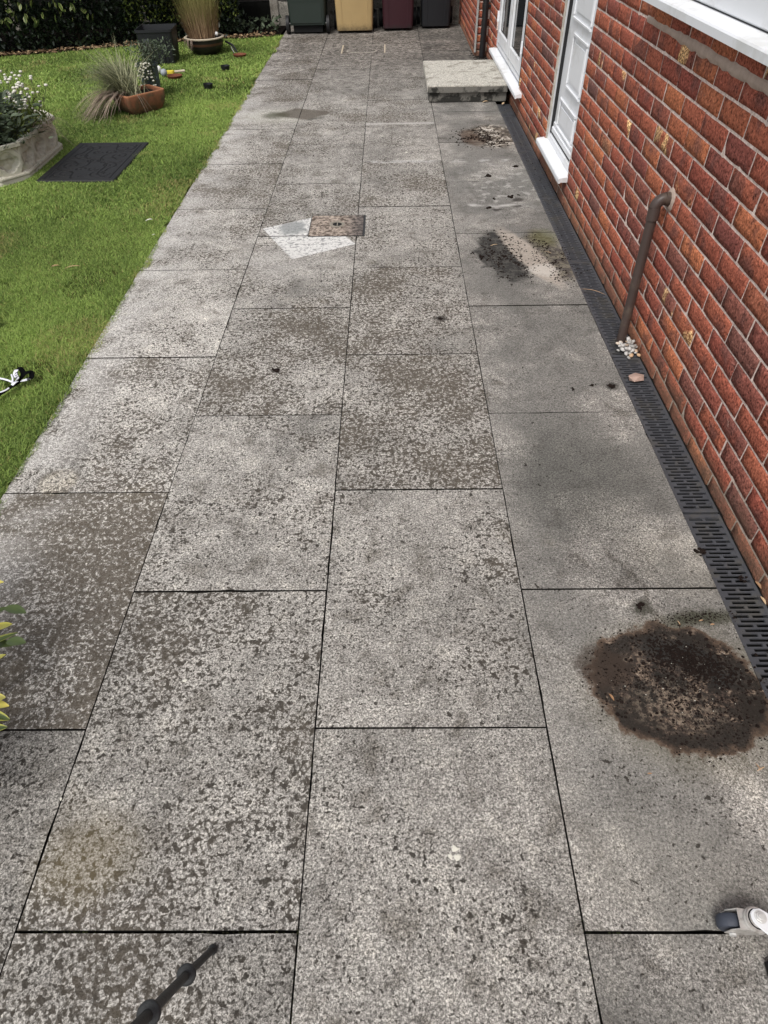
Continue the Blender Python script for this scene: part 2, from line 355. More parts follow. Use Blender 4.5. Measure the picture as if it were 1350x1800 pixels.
def brick_material():
    t = NT('rustic_brick', .9, .15)
    seed = t.math('FRACT', t.math('ADD', t.rnd(), t.attr('brnd')))
    seed2 = t.math('FRACT', t.math('MULTIPLY', seed, 37.7))
    off = t.vm('ADD', t.pos(), t.vm('SCALE', (3.7, 9.1, 5.3), sc=seed))
    c = t.ramp(seed, [(0, (.24, .070, .045)), (.22, (.31, .098, .057)), (.42, (.21, .058, .042)), (.58, (.37, .128, .062)), (.74, (.17, .056, .045)), (.88, (.28, .082, .052)), (1, (.125, .062, .052))], 'LINEAR')
    n1 = t.noise(9, 2, .5, vec=off)
    dark = t.mix(t.noise(40, 2), (.085, .040, .036), (.15, .065, .052))
    amt = t.ss(seed2, .25, 1., .30, .62)
    c = t.mix(t.ss(t.math('ADD', n1, t.math('MULTIPLY', amt, .35)), .66, .84, 0, .7), c, dark)
    n2 = t.noise(7, 2, .5, vec=t.vm('ADD', off, (4, 4, 4)))
    gr0 = t.noise(110, 3, .65)
    buffs = t.math('MULTIPLY', t.ss(n2, .56, .64), t.ss(seed2, .92, .95))
    c = t.mix(t.math('MULTIPLY', buffs, .8), c, t.mix(t.ss(gr0, .42, .55), (.25, .12, .05), (.74, .50, .24)))
    g = t.noise(230, 3, .7); gr = t.noise(110, 3, .65)
    c = t.mix(1, t.mix(1, c, (1.36, 1.34, 1.32), 'MULTIPLY'), t.ramp(gr, [(.35, (.30, .29, .30)), (.43, (.82, .81, .82)), (.56, (1.12, 1.14, 1.16)), (.68, (1.7, 1.85, 1.9))]), 'MULTIPLY')
    # lime splashes and dirt on the lowest courses
    X, Y, Z = t.xyz()
    c = t.mix(t.ss(t.math('ADD', Z, t.math('MULTIPLY', t.noise(5, 4, .6), .22)), .10, .26, .65, 0), c, (.17, .115, .075))
    c = t.mix(t.ss(t.noise(23, 4, .7), .66, .74, 0, .5), c, (.5, .38, .30))
    return t.done(c, t.bump(t.math('ADD', gr, t.math('MULTIPLY', g, .4)), .007), .92)
M['brick'] = brick_material()
def mortar_material():
    t = NT('mortar', .95, .1); X, Y, Z = t.xyz()
    c = t.mix(t.ss(t.noise(70, 4, .7), .3, .7), (.56, .44, .38), (.96, .80, .72))
    c = t.mix(t.ss(t.math('ADD', Z, t.math('MULTIPLY', t.noise(4, 4, .6), .35)), .16, .46, .75, 0), c, t.mix(t.noise(12, 4, .7), (.09, .075, .05), (.46, .37, .24)))
    return t.done(c, t.bump(t.noise(140, 4, .7), .006))
M['mortar'] = mortar_material()
M['mortar_smear'] = simple('mortar_smear', (.46, .36, .30), .95, .1, .005, 130, .3, 30)

M['upvc'] = simple('white_upvc', (.80, .81, .83), .38, .45, 0, 10, .02, 3, dirt=(.60, .60, .58), dscale=3)
M['gasket'] = simple('black_gasket', (.015, .015, .016), .5)
M['seal'] = simple('weathered_sealant', (.40, .37, .32), .8, .2, .003, 150, .4, 40, dirt=(.08, .07, .05), dscale=30)
def glass_mat():
    t = NT('window_glass', .04, .6); t.b.inputs['Base Color'].default_value = (.015, .018, .02, 1); return t.m
M['glass'] = glass_mat()
M['drain'] = simple('drain_plastic', (.062, .065, .073), .55, .4, .0006, 300, .35, 25, dirt=(.085, .08, .07), dscale=9)
M['black'] = simple('black_void', (.004, .004, .004), .9)
M['pipe'] = simple('brown_plastic', (.060, .042, .036), .45, .4, 0, 10, .25, 14, dirt=(.11, .085, .065), dscale=10)
M['blackpipe'] = simple('black_plastic', (.012, .012, .013), .35, .5)
M['trim'] = simple('grey_white_trim', (.36, .35, .33), .6)
M['soil'] = simple('dark_soil', (.020, .015, .011), .98, .1, .01, 60, .5, 30)
M['bedsoil'] = simple('shaded_bed_soil', (.008, .006, .005), .98, .05, .01, 60, .5, 30)  # soil colour darkened to carry the shade under the hedge
M['crumb'] = simple('soil_crumb', (.016, .011, .009), .98, .1, .003, 200, .6, 60)
M['timber'] = simple('old_timber', (.016, .014, .012), .9, .1, .003, 60, .5, 7)
M['darkboard'] = simple('shaded_board', (.007, .007, .006), .95, .1, .003, 60, .5, 7)  # shade behind the hedge put into the board colour
M['rubber'] = simple('black_rubber', (.014, .014, .015), .58, .35, .0006, 300, .3, 20)
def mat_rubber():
    t = NT('groove_shade_mat_rubber', .6, .3); z = t.xyz(t.obj())[2]
    c = t.mix(t.noise(30, 3), (.009, .009, .0095), (.020, .020, .021)); c = t.mix(t.ss(z, .005, .009, 1, 0), c, (.003, .003, .003)); return t.done(c)  # grooves go black by height, painting in their shade
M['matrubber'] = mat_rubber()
M['stone'] = simple('cast_stone', (.58, .55, .46), .9, .2, .0012, 200, .16, 14, dirt=(.26, .24, .18), dscale=9)
def terra():
    t = NT('terracotta', .85, .2); n = t.noise(7, 5, .65); X, Y, Z = t.xyz()
    c = t.mix(t.noise(14, 3), (.30, .125, .068), (.18, .078, .045))
    c = t.mix(t.ss(t.math('SUBTRACT', n, t.math('MULTIPLY', Z, 1.1)), .34, .52, 0, .92), c, t.mix(t.noise(20, 4), (.045, .035, .025), (.19, .13, .07)))
    c = t.mix(t.ss(Z, .146, .153, 0, .8), c, (.42, .19, .10))
    return t.done(c, t.bump(t.noise(90, 3), .002))
M['terracotta'] = terra()
M['saucer'] = simple('terracotta_saucer', (.15, .055, .030), .8, .2, 0, 10, .3, 12)
M['tub'] = simple('black_tub_plastic', (.012, .013, .015), .5, .4, 0, 10, .3, 6)
M['tub_light'] = simple('faded_tub_patch', (.055, .060, .062), .6)
M['cream'] = simple('cream_glaze', (.50, .43, .33), .4, .5, 0, 10, .1)
def bowl_mat():
    t = NT('dark_glaze', .3, .5); X, Y, Z = t.xyz()
    c = t.mix(t.noise(10, 3), (.012, .010, .010), (.03, .026, .024))
    k = t.math('MULTIPLY', t.ss(Z, .093, .099), t.ss(Z, .118, .124, 1, 0)); c = t.mix(t.math('MULTIPLY', k, .8), c, (.11, .05, .03))
    return t.done(c)
M['bowl'] = bowl_mat()
M['bluegrey'] = simple('blue_grey_glaze', (.075, .095, .115), .5, .4, 0, 10, .3, 20)
M['white'] = simple('white_plastic', (.75, .75, .74), .5)
M['greyb'] = simple('grey_plastic', (.30, .33, .36), .5)
M['yellow'] = simple('yellow_plastic', (.72, .58, .06), .5)
M['steel'] = simple('zinc_steel', (.58, .56, .53), .30, .5, .0004, 200, .2, 60, metal=.5, dirt=(.20, .18, .15), dscale=45)
M['zinc'] = simple('bright_zinc', (.62, .62, .60), .35, .6, .0003, 250, .15, 50, metal=.25)
M['painted'] = simple('silver_paint', (.70, .71, .72), .4, .5, 0, 10, .04, 9)
M['wheelrub'] = simple('blue_grey_rubber', (.042, .048, .064), .6, .35, .0005, 400, .2, 40)
M['iron'] = simple('dark_iron', (.026, .027, .027), .55, .4, .001, 150, .4, 40)
M['webbing'] = simple('black_webbing', (.003, .003, .0035), .9, .05)
M['ribbon'] = simple('white_ribbon', (.74, .74, .80), .6)
M['cover'] = (lambda: (lambda t: t.done(t.mix(t.ss(t.xyz()[0], -.12, .03), t.mix(t.ss(t.noise(34, 5, .75), .40, .60), (.075, .055, .042), (.42, .35, .29)), t.mix(t.ss(t.noise(34, 5, .75), .40, .60), (.035, .030, .028), (.17, .145, .13))), t.bump(t.noise(80, 4, .7), .003)))(NT('rusted_cover', .85, .3)))()
M['covertrim'] = simple('cover_metal', (.30, .27, .22), .6, .4, 0, 10, .3, 30, metal=.3)
M['pebble'] = (lambda: (lambda t: t.done(t.ramp(t.rnd(), [(0, (.36, .345, .32)), (.55, (.58, .565, .54)), (.75, (.26, .25, .23)), (.9, (.58, .38, .22)), (1, (.66, .62, .55))]), t.bump(t.noise(80), .001)))(NT('pebble', .7, .3)))()
M['dryleaf'] = (lambda: (lambda t: t.done(t.mix(t.ss(t.rnd(), 0, 1), t.mix(t.noise(60), (.50, .34, .19), (.62, .48, .32)), (.30, .17, .09))))(NT('dry_leaf', .8, .2)))()
M['petal'] = simple('white_petal', (.62, .60, .52), .8, .2, 0, 10, .15, 80)

def leafmat(name, lo, hi, rough=.5, edge=None, trans=.15):
    """lo..hi picked by the per-leaf value 'lr'; 'lu' runs from midrib (0) to margin (1)"""
    t = NT(name, rough, .4); r = t.attr('lr'); c = t.mix(r, lo, hi)
    if edge: c = t.mix(t.math('MULTIPLY', t.ss(t.attr('lu'), .45, .75), t.ss(r, .2, .5)), c, edge)
    c = t.mix(t.math('MULTIPLY', t.noise(90, 2), .3), c, lo)
    m = t.done(c)
    if trans: t.b.inputs['Transmission Weight'].default_value = 0
    tr = t.n('ShaderNodeBsdfTranslucent'); t.put(tr.inputs[0], c); ms = t.n('ShaderNodeMixShader'); ms.inputs[0].default_value = trans
    t.t.links.new(t.b.outputs[0], ms.inputs[1]); t.t.links.new(tr.outputs[0], ms.inputs[2]); t.t.links.new(ms.outputs[0], t.o.inputs[0])
    return m
M['laurel'] = leafmat('laurel_leaf', (.012, .022, .010), (.040, .062, .024), .42, None)
M['varieg'] = leafmat('variegated_leaf', (.035, .060, .012), (.10, .15, .03), .45, (.36, .38, .14), .25)
M['grass'] = leafmat('grass_blade', (.050, .088, .010), (.215, .285, .036), .55, None, .25)
M['reed'] = (lambda: (lambda t: t.done(t.mix(t.ss(t.attr('lu'), .25, .8), t.mix(t.attr('lr'), (.20, .125, .07), (.42, .28, .17)), t.mix(t.attr('lr'), (.13, .12, .03), (.26, .24, .09)))))(NT('dry_reed', .8, .2)))()
M['sedge'] = leafmat('sedge_blade', (.06, .072, .028), (.48, .47, .28), .6, None, .2)
M['sedge_dead'] = leafmat('withered_blade', (.10, .065, .045), (.56, .44, .35), .8, None, .15)
M['sage'] = leafmat('silvery_leaf', (.030, .045, .022), (.15, .19, .12), .6, None, .2)
M['limeleaf'] = leafmat('lime_leaf', (.05, .075, .012), (.20, .24, .05), .6, None, .25)
M['stem'] = simple('brown_stem', (.06, .045, .03), .9)
M['greenstem'] = simple('green_stem', (.08, .10, .035), .8)

# ================================================================== SETTING
# ground sheet to the horizon
mb = MB(); mb.add([(-60, -60, -.11), (60, -60, -.11), (60, 60, -.11), (-60, 60, -.11)], [(0, 1, 2, 3)])
gr = mb.build('ground', M['soil']); tag(gr, kind='structure')

# ---- patio: bed plus individual slabs
W_, D_ = .605, .905
patio = empty('patio'); tag(patio, 'grey concrete slab path running along the brick house to the bins', kind='structure')
MB().box(-1.205, 1.213, -1.2, 11.15, -.10, -.030).build('joint_bedding', M['bed'], patio)
OFF = {0: .7580, 1: .3058, 2: .7600, 3: .3056}
def slab_mesh(L, Wd, T=.045):
    """slightly uneven slab with a worn arris"""
    pts = []
    nx, ny = 12, max(3, int(L/.05))
    for i in range(nx): pts.append((Wd*i/nx, 0))
    for i in range(ny): pts.append((Wd, L*i/ny))
    for i in range(nx): pts.append((Wd*(1-i/nx), L))
    for i in range(ny): pts.append((0, L*(1-i/ny)))
    n = len(pts); outer = []; inner = []
    for i, (x, y) in enumerate(pts):
        j = random.uniform(0, .0011) + (random.random() < .06)*random.uniform(.001, .004)
        ox = x+(j if x < Wd/2 else -j)*(x in (0, Wd) or True); oy = y+(j if y < L/2 else -j)
        outer.append((ox, oy)); b = .0010
        inner.append((min(max(ox, b), Wd-b) if x in (0, Wd) else ox, min(max(oy, b), L-b) if y in (0, L) else oy))
    V = [(x, y, 0) for x, y in inner]+[(x, y, -.0035) for x, y in outer]+[(x, y, -T) for x, y in outer]
    Fs = [tuple(range(n))]
    for i in range(n):
        j = (i+1) % n; Fs.append((i, n+i, n+j, j)); Fs.append((n+i, 2*n+i, 2*n+j, n+j))
    m = MB(); m.add(V, Fs); me = m.mesh('paving_slab', M['slab']); me.materials.append(M['bed'])
    for p in me.polygons:
        if abs(p.normal.z) < .3: p.material_index = 1
    return me
slab_vars = [slab_mesh(.9013, .6032) for _ in range(8)]
SPOT = {0: .80, 1: .66, 2: .62, 3: .12}
TONE = {0: .60, 1: .50, 2: .49, 3: .38}
special = {(0, 0): (1.15, .62), (1, 0): (.72, .42), (2, 0): (.50, .50), (0, -1): (.5, .26), (1, -1): (.70, .34), (2, -1): (.42, .36), (3, 0): (.15, .42), (3, 1): (.05, .36), (3, 2): (.0, .34),
           (0, 1): (.80, .70), (0, 2): (.55, .74), (0, 3): (.62, .66), (1, 1): (.55, .55), (1, 2): (.86, .50), (2, 1): (.90, .48), (2, 2): (.85, .50), (2, 3): (.62, .50), (3, -1): (.25, .33), (1, 3): (.70, .52)}  # lower tones of the nearest row stand in for foreground shade
for c in range(4):
    for n in range(-2, 13):
        y0 = OFF[c]+n*D_; y1 = y0+D_
        if y0 > 11.1: continue
        x0 = -1.21+c*W_+.0012
        if y1 > 11.15: me = slab_mesh(11.15-y0-.004, .6012)
        else: me = random.choice(slab_vars)
        s = link('paving_slab', me, patio, (x0, y0+.002, random.uniform(-.0012, .0012)), (random.uniform(-.0008, .0008), random.uniform(-.0008, .0008), random.uniform(-.0012, .0012)))
        # special keys count from the first joint row seen in each column: slab n spans OFF+nD .. OFF+(n+1)D
        sp, tn = special.get((c, n), (SPOT[c]+random.uniform(-.2, .2), TONE[c]+random.uniform(-.05, .05)))
        s['spots'] = float(sp); s['tone'] = float(tn)

# concrete fillet between the slabs and the house beyond the step
MB().box(1.2145, 1.347, 8.04, 9.05, -.09, -.006).build('cement_fillet', M['step_side'], patio)

# ---- lawn base
mb = MB(); nx, ny = 40, 70
V = []; 
for j in range(ny+1):
    for i in range(nx+1):
        x = -9+(7.79)*i/nx; y = -3+13.6*j/ny
        if i == nx: x = -1.217
        V.append((x, y, -.012+.006*math.sin(x*2.1+y*1.3)+.005*math.sin(y*3.3-x)))
Fq = [(j*(nx+1)+i, j*(nx+1)+i+1, (j+1)*(nx+1)+i+1, (j+1)*(nx+1)+i) for j in range(ny) for i in range(nx)]
def lawn_base():
    t = NT('lawn_soil', .95, .1); c = t.mix(t.noise(40, 4, .7), (.022, .030, .008), (.070, .085, .018)); return t.done(c, t.bump(t.noise(60, 3), .01))
M['lawn_base'] = lawn_base()
mb.add(V, Fq); lawn = mb.build('lawn', M['lawn_base'], smooth=True); tag(lawn, kind='structure')
# planting bed under the hedge
mb = MB(); mb.prism([(-9, 9.2), (-6, 9.1), (-4.5, 9.42), (-3.6, 9.72), (-2.9, 10.02), (-1.9, 10.30), (-1.25, 10.42), (-1.216, 11.3), (-9, 11.3)], -.1, .012)
bed = mb.build('flower_bed', M['soil']); tag(bed, kind='structure'); bed.data.materials[0] = M['bedsoil']

# ---- grass blades
def vnoise(x, y, seed=0):
    xi = np.floor(x).astype(int); yi = np.floor(y).astype(int); fx = x-xi; fy = y-yi
    fx = fx*fx*(3-2*fx); fy = fy*fy*(3-2*fy)
    def h(a, b):
        n = (a*374761393+b*668265263+seed*1442695) & 0x7fffffff; n = ((n ^ (n >> 13))*1274126177) & 0x7fffffff
        return ((n ^ (n >> 16)) & 0xffff)/65535.
    return (h(xi, yi)*(1-fx)+h(xi+1, yi)*fx)*(1-fy)+(h(xi, yi+1)*(1-fx)+h(xi+1, yi+1)*fx)*fy
def fbm(x, y, seed=0): return (vnoise(x, y, seed)+.5*vnoise(2*x, 2*y, seed+1)+.25*vnoise(4*x, 4*y, seed+2))/1.75
def bedline(x): return np.interp(x, [-9, -6, -4.5, -3.6, -2.9, -1.9, -1.25, -1.2], [9.2, 9.1, 9.42, 9.72, 10.02, 10.30, 10.42, 10.5])
FOOT = [(-2.66, 5.05, -2.66, 5.72, .20), (-2.015, 9.43, -2.015, 9.43, .15), (-2.44, 8.98, -2.44, 8.98, .17), (-2.15, 6.84, -2.07, 6.92, .12), (-2.145, 7.42, -2.145, 7.42, .07),
        (-.465-1.0, 2.33, -1.44, 2.44, .012)]
for u_, v_, r_ in ((422, 101, .06), (308, 139, .06), (397, 124, .045), (367, 157, .045), (280, 131, .02), (290, 137, .02)): g_ = gp(u_, v_); FOOT.append((g_[0], g_[1], g_[0], g_[1], r_))
def grass_patch(n, x0, x1, y0, y1, wid, hgt):
    x = rng.uniform(x0, x1, n); y = rng.uniform(y0, y1, n)
    edge = -1.205+.055*(fbm(y*2.3, y*0, 5)-.45)+.035*(vnoise(y*9, y*0, 9)-.4)+.02*(vnoise(y*31, y*0, 19)-.5)
    keep = (x < edge) & (y < bedline(x)+.03*rng.normal(size=n))
    # stay inside (a generous border round) the view
    d = np.stack([x-CAM[0], y, -CAM_H+0*x], 1); zc = d@fw; u = 675+F_PX*(d@rt)/zc; keep &= (u > -260) & (zc > .2)
    for (ax, ay, bx_, by_, w_) in FOOT:
        tt = np.clip(((x-ax)*(bx_-ax)+(y-ay)*(by_-ay))/max((bx_-ax)**2+(by_-ay)**2, 1e-9), 0, 1)
        keep &= np.hypot(x-ax-tt*(bx_-ax), y-ay-tt*(by_-ay)) > w_
    mx, my = x+2.07, y-5.38; keep &= ~((np.abs(mx) < .283) & (np.abs(my) < .445))
    bare = fbm(x*2.1, y*2.1, 21)
    keep &= rng.random(n) < np.clip(1.5-1.2*(bare > .72), .3, 1)
    x, y, edge = x[keep], y[keep], edge[keep]; n = len(x)
    h = hgt*rng.uniform(.6, 1.25, n)*(.8+.5*fbm(x*4, y*4, 3)); wd = wid*rng.uniform(.7, 1.3, n)
    a = rng.uniform(0, 2*np.pi, n); lean = rng.uniform(.3, 1.3, n)*h; la = a+rng.normal(0, .5, n)+np.pi/2
    near = np.clip(1-(edge-x)/.05, 0, 1); 
    bx, by = np.cos(a)*wd/2, np.sin(a)*wd/2; lx, ly = np.cos(la)*lean, np.sin(la)*lean
    z0 = np.full(n, -.016)
    V = np.empty((n, 5, 3)); 
    V[:, 0] = np.stack([x-bx, y-by, z0], 1); V[:, 1] = np.stack([x+bx, y+by, z0], 1)
    V[:, 2] = np.stack([x+lx*.35-bx*.8, y+ly*.35-by*.8, z0+h*.6], 1); V[:, 3] = np.stack([x+lx*.35+bx*.8, y+ly*.35+by*.8, z0+h*.6], 1)
    V[:, 4] = np.stack([x+lx, y+ly, z0+h*.92], 1)
    patch = fbm(x*1.3, y*1.3, 40)
    lr = np.clip(rng.normal(.42, .27, n)+(patch-.5)*1.1+.16*np.clip((y-3.0)/4, -1, .6)+.15*(fbm(x*9, y*9, 60)-.5), 0, 1)
    straw = (rng.random(n) < .045+.35*near*(fbm(y*4, x*0, 77) > .5)+.25*(fbm(x*2.3, y*2.3, 90) > .68))
    return V.reshape(-1, 3), lr, straw, n
parts = [grass_patch(440000, -2.9, -1.17, 1.2, 4.2, .0030, .025), grass_patch(340000, -4.2, -1.17, 4.2, 7.2, .0050, .028),
         grass_patch(230000, -6.5, -1.17, 7.2, 10.6, .0085, .034), grass_patch(60000, -3.6, -1.17, -.6, 1.2, .005, .034)]
Vs = []; lrs = []; sts = []
for V, lr, stw, n in parts: Vs.append(V); lrs.append(lr); sts.append(stw)
V = np.concatenate(Vs); lr = np.concatenate(lrs); stw = np.concatenate(sts); n = len(lr)
b = np.arange(n)[:, None]*5
F3 = np.concatenate([b+np.array([[0, 1, 3]]), b+np.array([[0, 3, 2]]), b+np.array([[2, 3, 4]])], 0)
t = NT('lawn_grass', .6, .25); r = t.attr('lr'); s_ = t.attr('straw'); lu = t.attr('lu')
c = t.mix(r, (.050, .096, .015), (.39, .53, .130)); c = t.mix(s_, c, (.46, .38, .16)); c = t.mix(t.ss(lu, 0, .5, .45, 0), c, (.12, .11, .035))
t.done(c); tr = t.n('ShaderNodeBsdfTranslucent'); t.put(tr.inputs[0], c); ms = t.n('ShaderNodeMixShader'); ms.inputs[0].default_value = .3
t.t.links.new(t.b.outputs[0], ms.inputs[1]); t.t.links.new(tr.outputs[0], ms.inputs[2]); t.t.links.new(ms.outputs[0], t.o.inputs[0])
print('GRASS TRIS', len(F3))
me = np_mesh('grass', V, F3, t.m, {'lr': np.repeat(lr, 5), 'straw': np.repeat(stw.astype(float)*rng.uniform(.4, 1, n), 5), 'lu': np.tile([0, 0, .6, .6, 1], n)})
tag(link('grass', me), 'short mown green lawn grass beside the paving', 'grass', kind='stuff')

# ---- leaves helper
def leaf_cloud(name, P, N, size, mat, parent=None, aspect=.45, fold=.25, droop=.0, rpow=1.0, sizevar=.35, lrv=None):
    """P (n,3) bases, N (n,3) pointing directions: each leaf is 6 triangles round a folded midrib"""
    n = len(P); N = N/np.linalg.norm(N, axis=1, keepdims=True)
    up = rng.normal(size=(n, 3)); up[:, 2] += 1.2; S = np.cross(N, up); S /= np.linalg.norm(S, axis=1, keepdims=True); U = np.cross(S, N)
    L = size*(1+rng.uniform(-sizevar, sizevar, n))[:, None]; Wd = L*aspect
    p0 = P; p1 = P+N*L*.5+U*L*.02; p2 = P+N*L-np.array([0, 0, 1])*L*droop
    a1 = P+N*L*.30+S*Wd*.42+U*L*fold*.25; a2 = P+N*L*.68+S*Wd*.40+U*L*fold*.25-np.array([0, 0, 1])*L*droop*.5
    b1 = P+N*L*.30-S*Wd*.42+U*L*fold*.25; b2 = P+N*L*.68-S*Wd*.40+U*L*fold*.25-np.array([0, 0, 1])*L*droop*.5
    V = np.stack([p0, p1, p2, a1, a2, b1, b2], 1).reshape(-1, 3); b = np.arange(n)[:, None]*7
    F = np.concatenate([b+np.array([f]) for f in ((0, 3, 1), (3, 4, 1), (4, 2, 1), (0, 1, 5), (5, 1, 6), (6, 1, 2))], 0)
    lr = rng.random(n)**rpow if lrv is None else lrv
    me = np_mesh(name, V, F, mat, {'lr': np.repeat(lr, 7), 'lu': np.tile([0, 0, .3, 1, 1, 1, 1], n)})
    return link(name, me, parent)
def blades(name, base, tip_dir, length, wid, mat, parent=None, seg=6, bend=1.0, lr=None, grav=None):
    """long curved grass blades; base (n,3), start direction, arcs over with gravity"""
    n = len(base); d = tip_dir/np.linalg.norm(tip_dir, axis=1, keepdims=True); L = length[:, None]
    hz = d.copy(); hz[:, 2] = 0; hz /= np.linalg.norm(hz, axis=1, keepdims=True)+1e-6
    side = np.stack([-hz[:, 1], hz[:, 0], 0*hz[:, 0]], 1); V = []
    g = (np.full(n, bend) if grav is None else grav)[:, None]
    for k in range(seg+1):
        s = k/seg; p = base+d*L*s*(1-.0*s)-np.array([[0, 0, 1]])*g*L*(s**2.2)*.5+hz*g*L*s*s*.15
        p[:, 2] = np.maximum(p[:, 2], .006)
        w = wid*(1-s**1.6)+.0003; V += [p-side*w/2, p+side*w/2]
    V = np.stack(V, 1).reshape(-1, 3); m = 2*(seg+1); b = np.arange(n)[:, None]*m
    F = np.concatenate([b+np.array([[2*k, 2*k+1, 2*k+3, 2*k+2]]) for k in range(seg)], 0)
    lr = rng.random(n) if lr is None else lr
    me = np_mesh(name, V, F, mat, {'lr': np.repeat(lr, m), 'lu': np.tile(np.repeat(np.arange(seg+1)/seg, 2), n)})
    return link(name, me, parent)

# ================================================================== HOUSE
WX = 1.349; Z1 = .0422
house = empty('brick_house', (1.4, 4, 0)); tag(house, 'red brick house wall with white door, patio door, window and pipe', 'house')
HL = Vector((1.4, 4, 0))
def H(o):            # keep world placement under the house empty
    o.location = Vector(o.location)-HL; return o
DOOR = (4.415, 5.225, .130, 2.15); FREN = (6.590, 8.36, .165, 2.2); WIN = (.45, 3.40, 1.172, 2.2)
YW0, YW1, ZT = -1.2, 9.055, 2.55
mb = MB()
def wall_rects(x0, x1):
    ys = [(YW0, WIN[0], -.1, ZT), (WIN[0], WIN[1], -.1, WIN[2]), (WIN[0], WIN[1], WIN[3], ZT), (WIN[1], DOOR[0], -.1, ZT), (DOOR[0], DOOR[1], -.1, DOOR[2]), (DOOR[0], DOOR[1], DOOR[3], ZT),
          (DOOR[1], FREN[0], -.1, ZT), (FREN[0], FREN[1], -.1, FREN[2]), (FREN[0], FREN[1], FREN[3], ZT), (FREN[1], YW1, -.1, ZT)]
    for a, b, c, d in ys: mb.box(x0, x1, a, b, c, d)
wall_rects(WX+.0026, WX+.25)
wall = H(mb.build('wall', M['mortar'], house))
def HW(o): o.parent = wall; return o     # wall and bricks share the house frame (wall mesh is in world coords minus HL)
wall.location = -HL
def brick_mesh(L, Hh, cut0=0, cut1=0):
    ny, nz = 6, 3; V = []; F = []
    for j in range(nz+1):
        for i in range(ny+1):
            e = (i in (0, ny)) or (j in (0, nz))
            y = L*i/ny; z = Hh*j/nz
            if i in (0, ny): y += random.uniform(-.0009, .0009)
            else: y += random.uniform(-.006, .006)
            if j in (0, nz): z += random.uniform(-.0009, .0009)
            x = (random.uniform(.0004, .0010) if e else random.uniform(-.0022, .0004)) + (random.uniform(.0008, .0024) if e and random.random() < .10 else 0)
            V.append((x, y, z))
    for j in range(nz):
        for i in range(ny):
            a = j*(ny+1)+i; F.append((a, a+ny+1, a+ny+2, a+1))
    rim = [i for i in range(ny+1)]+[j*(ny+1)+ny for j in range(1, nz+1)]+[nz*(ny+1)+i for i in range(ny-1, -1, -1)]+[j*(ny+1) for j in range(nz-1, 0, -1)]
    b = len(V)
    for r_ in rim: x, y, z = V[r_]; V.append((.05, y, z))
    m = len(rim)
    for i in range(m): F.append((rim[i], rim[(i+1) % m], b+(i+1) % m, b+i))
    return V, F
full = [brick_mesh(.2155, .0655) for _ in range(10)]
full_me = []
for V, F in full:
    m = MB(); m.add(V, F); full_me.append(m.mesh('brick', M['brick'], True))
bricks = []     # (y0, L, z0, variant)
ncourse = int((ZT-Z1)/.075)+1
for c in range(0, ncourse):
    zc0 = Z1+.075*(c-1)+.0048; ph = 2.1367+(c % 2)*.1125+.0598*min(c, 14)/14
    k0 = int((YW0-ph)/.225)-1; k1 = int((YW1-ph)/.225)+1
    for k in range(k0, k1+1):
        y0 = ph+.225*k+.0055+random.uniform(-.002, .002); y1 = y0+.214
        segs = [(max(y0, YW0), min(y1, YW1-.004))]
        for (a, b_, z0, z1) in (DOOR, FREN, WIN):
            if zc0+.064 > z0+.02 and zc0 < z1-.01:
                ns = []
                for s0, s1 in segs:
                    if s1 <= a-.002 or s0 >= b_+.002: ns.append((s0, s1)); continue
                    if s0 < a-.03: ns.append((s0, a-random.uniform(-.004, .004)))
                    if s1 > b_+.03: ns.append((b_+random.uniform(-.004, .004), s1))
                segs = ns
        for s0, s1 in segs:
            if s1-s0 > .03: bricks.append((s0, s1-s0, zc0+random.uniform(-.001, .001)))
def vis(b):
    (u0, v0, z0) = px((WX, b[0], b[2])); (u1, v1, z1) = px((WX, b[0]+b[1], b[2]+.064)); (u2, v2, _) = px((WX, b[0], b[2]+.064)); (u3, v3, _) = px((WX, b[0]+b[1], b[2]))
    uc, vc = (u0+u1)/2, (v0+v1)/2
    inside = any(-5 < u < 1355 and -5 < v < 1805 for u, v in ((u0, v0), (u1, v1), (u2, v2), (u3, v3), (uc, vc))) and z0 > 0 and z1 > 0
    area = .5*abs((u0*v2-u2*v0)+(u2*v1-u1*v2)+(u1*v3-u3*v1)+(u3*v0-u0*v3))
    return area if inside else 0
sc_ = sorted(range(len(bricks)), key=lambda i: -vis(bricks[i]))
SM = MB(); sr = []
for rank, i in enumerate(sc_):
    y0, L, z0 = bricks[i]
    fullb = abs(L-.214) < .004
    if rank < 298:
        if fullb: me = random.choice(full_me)
        else:
            V, F = brick_mesh(L, .064); m = MB(); m.add(V, F); me = m.mesh('brick', M['brick'], True)
        o = link('brick', me, wall, (WX+random.uniform(-.0012, .001), y0, z0))
    else:
        V, F = random.choice(full); k = L/.214; dx = WX+random.uniform(-.001, .001)
        SM.add([(x+dx, y*k+y0, z+z0) for x, y, z in V], F); sr += [random.random()]*len(V)
o = SM.build('brick_field', M['brick'], wall, smooth=True); o['kind'] = 'stuff'
a = o.data.attributes.new('brnd', 'FLOAT', 'POINT'); a.data.foreach_set('value', sr)
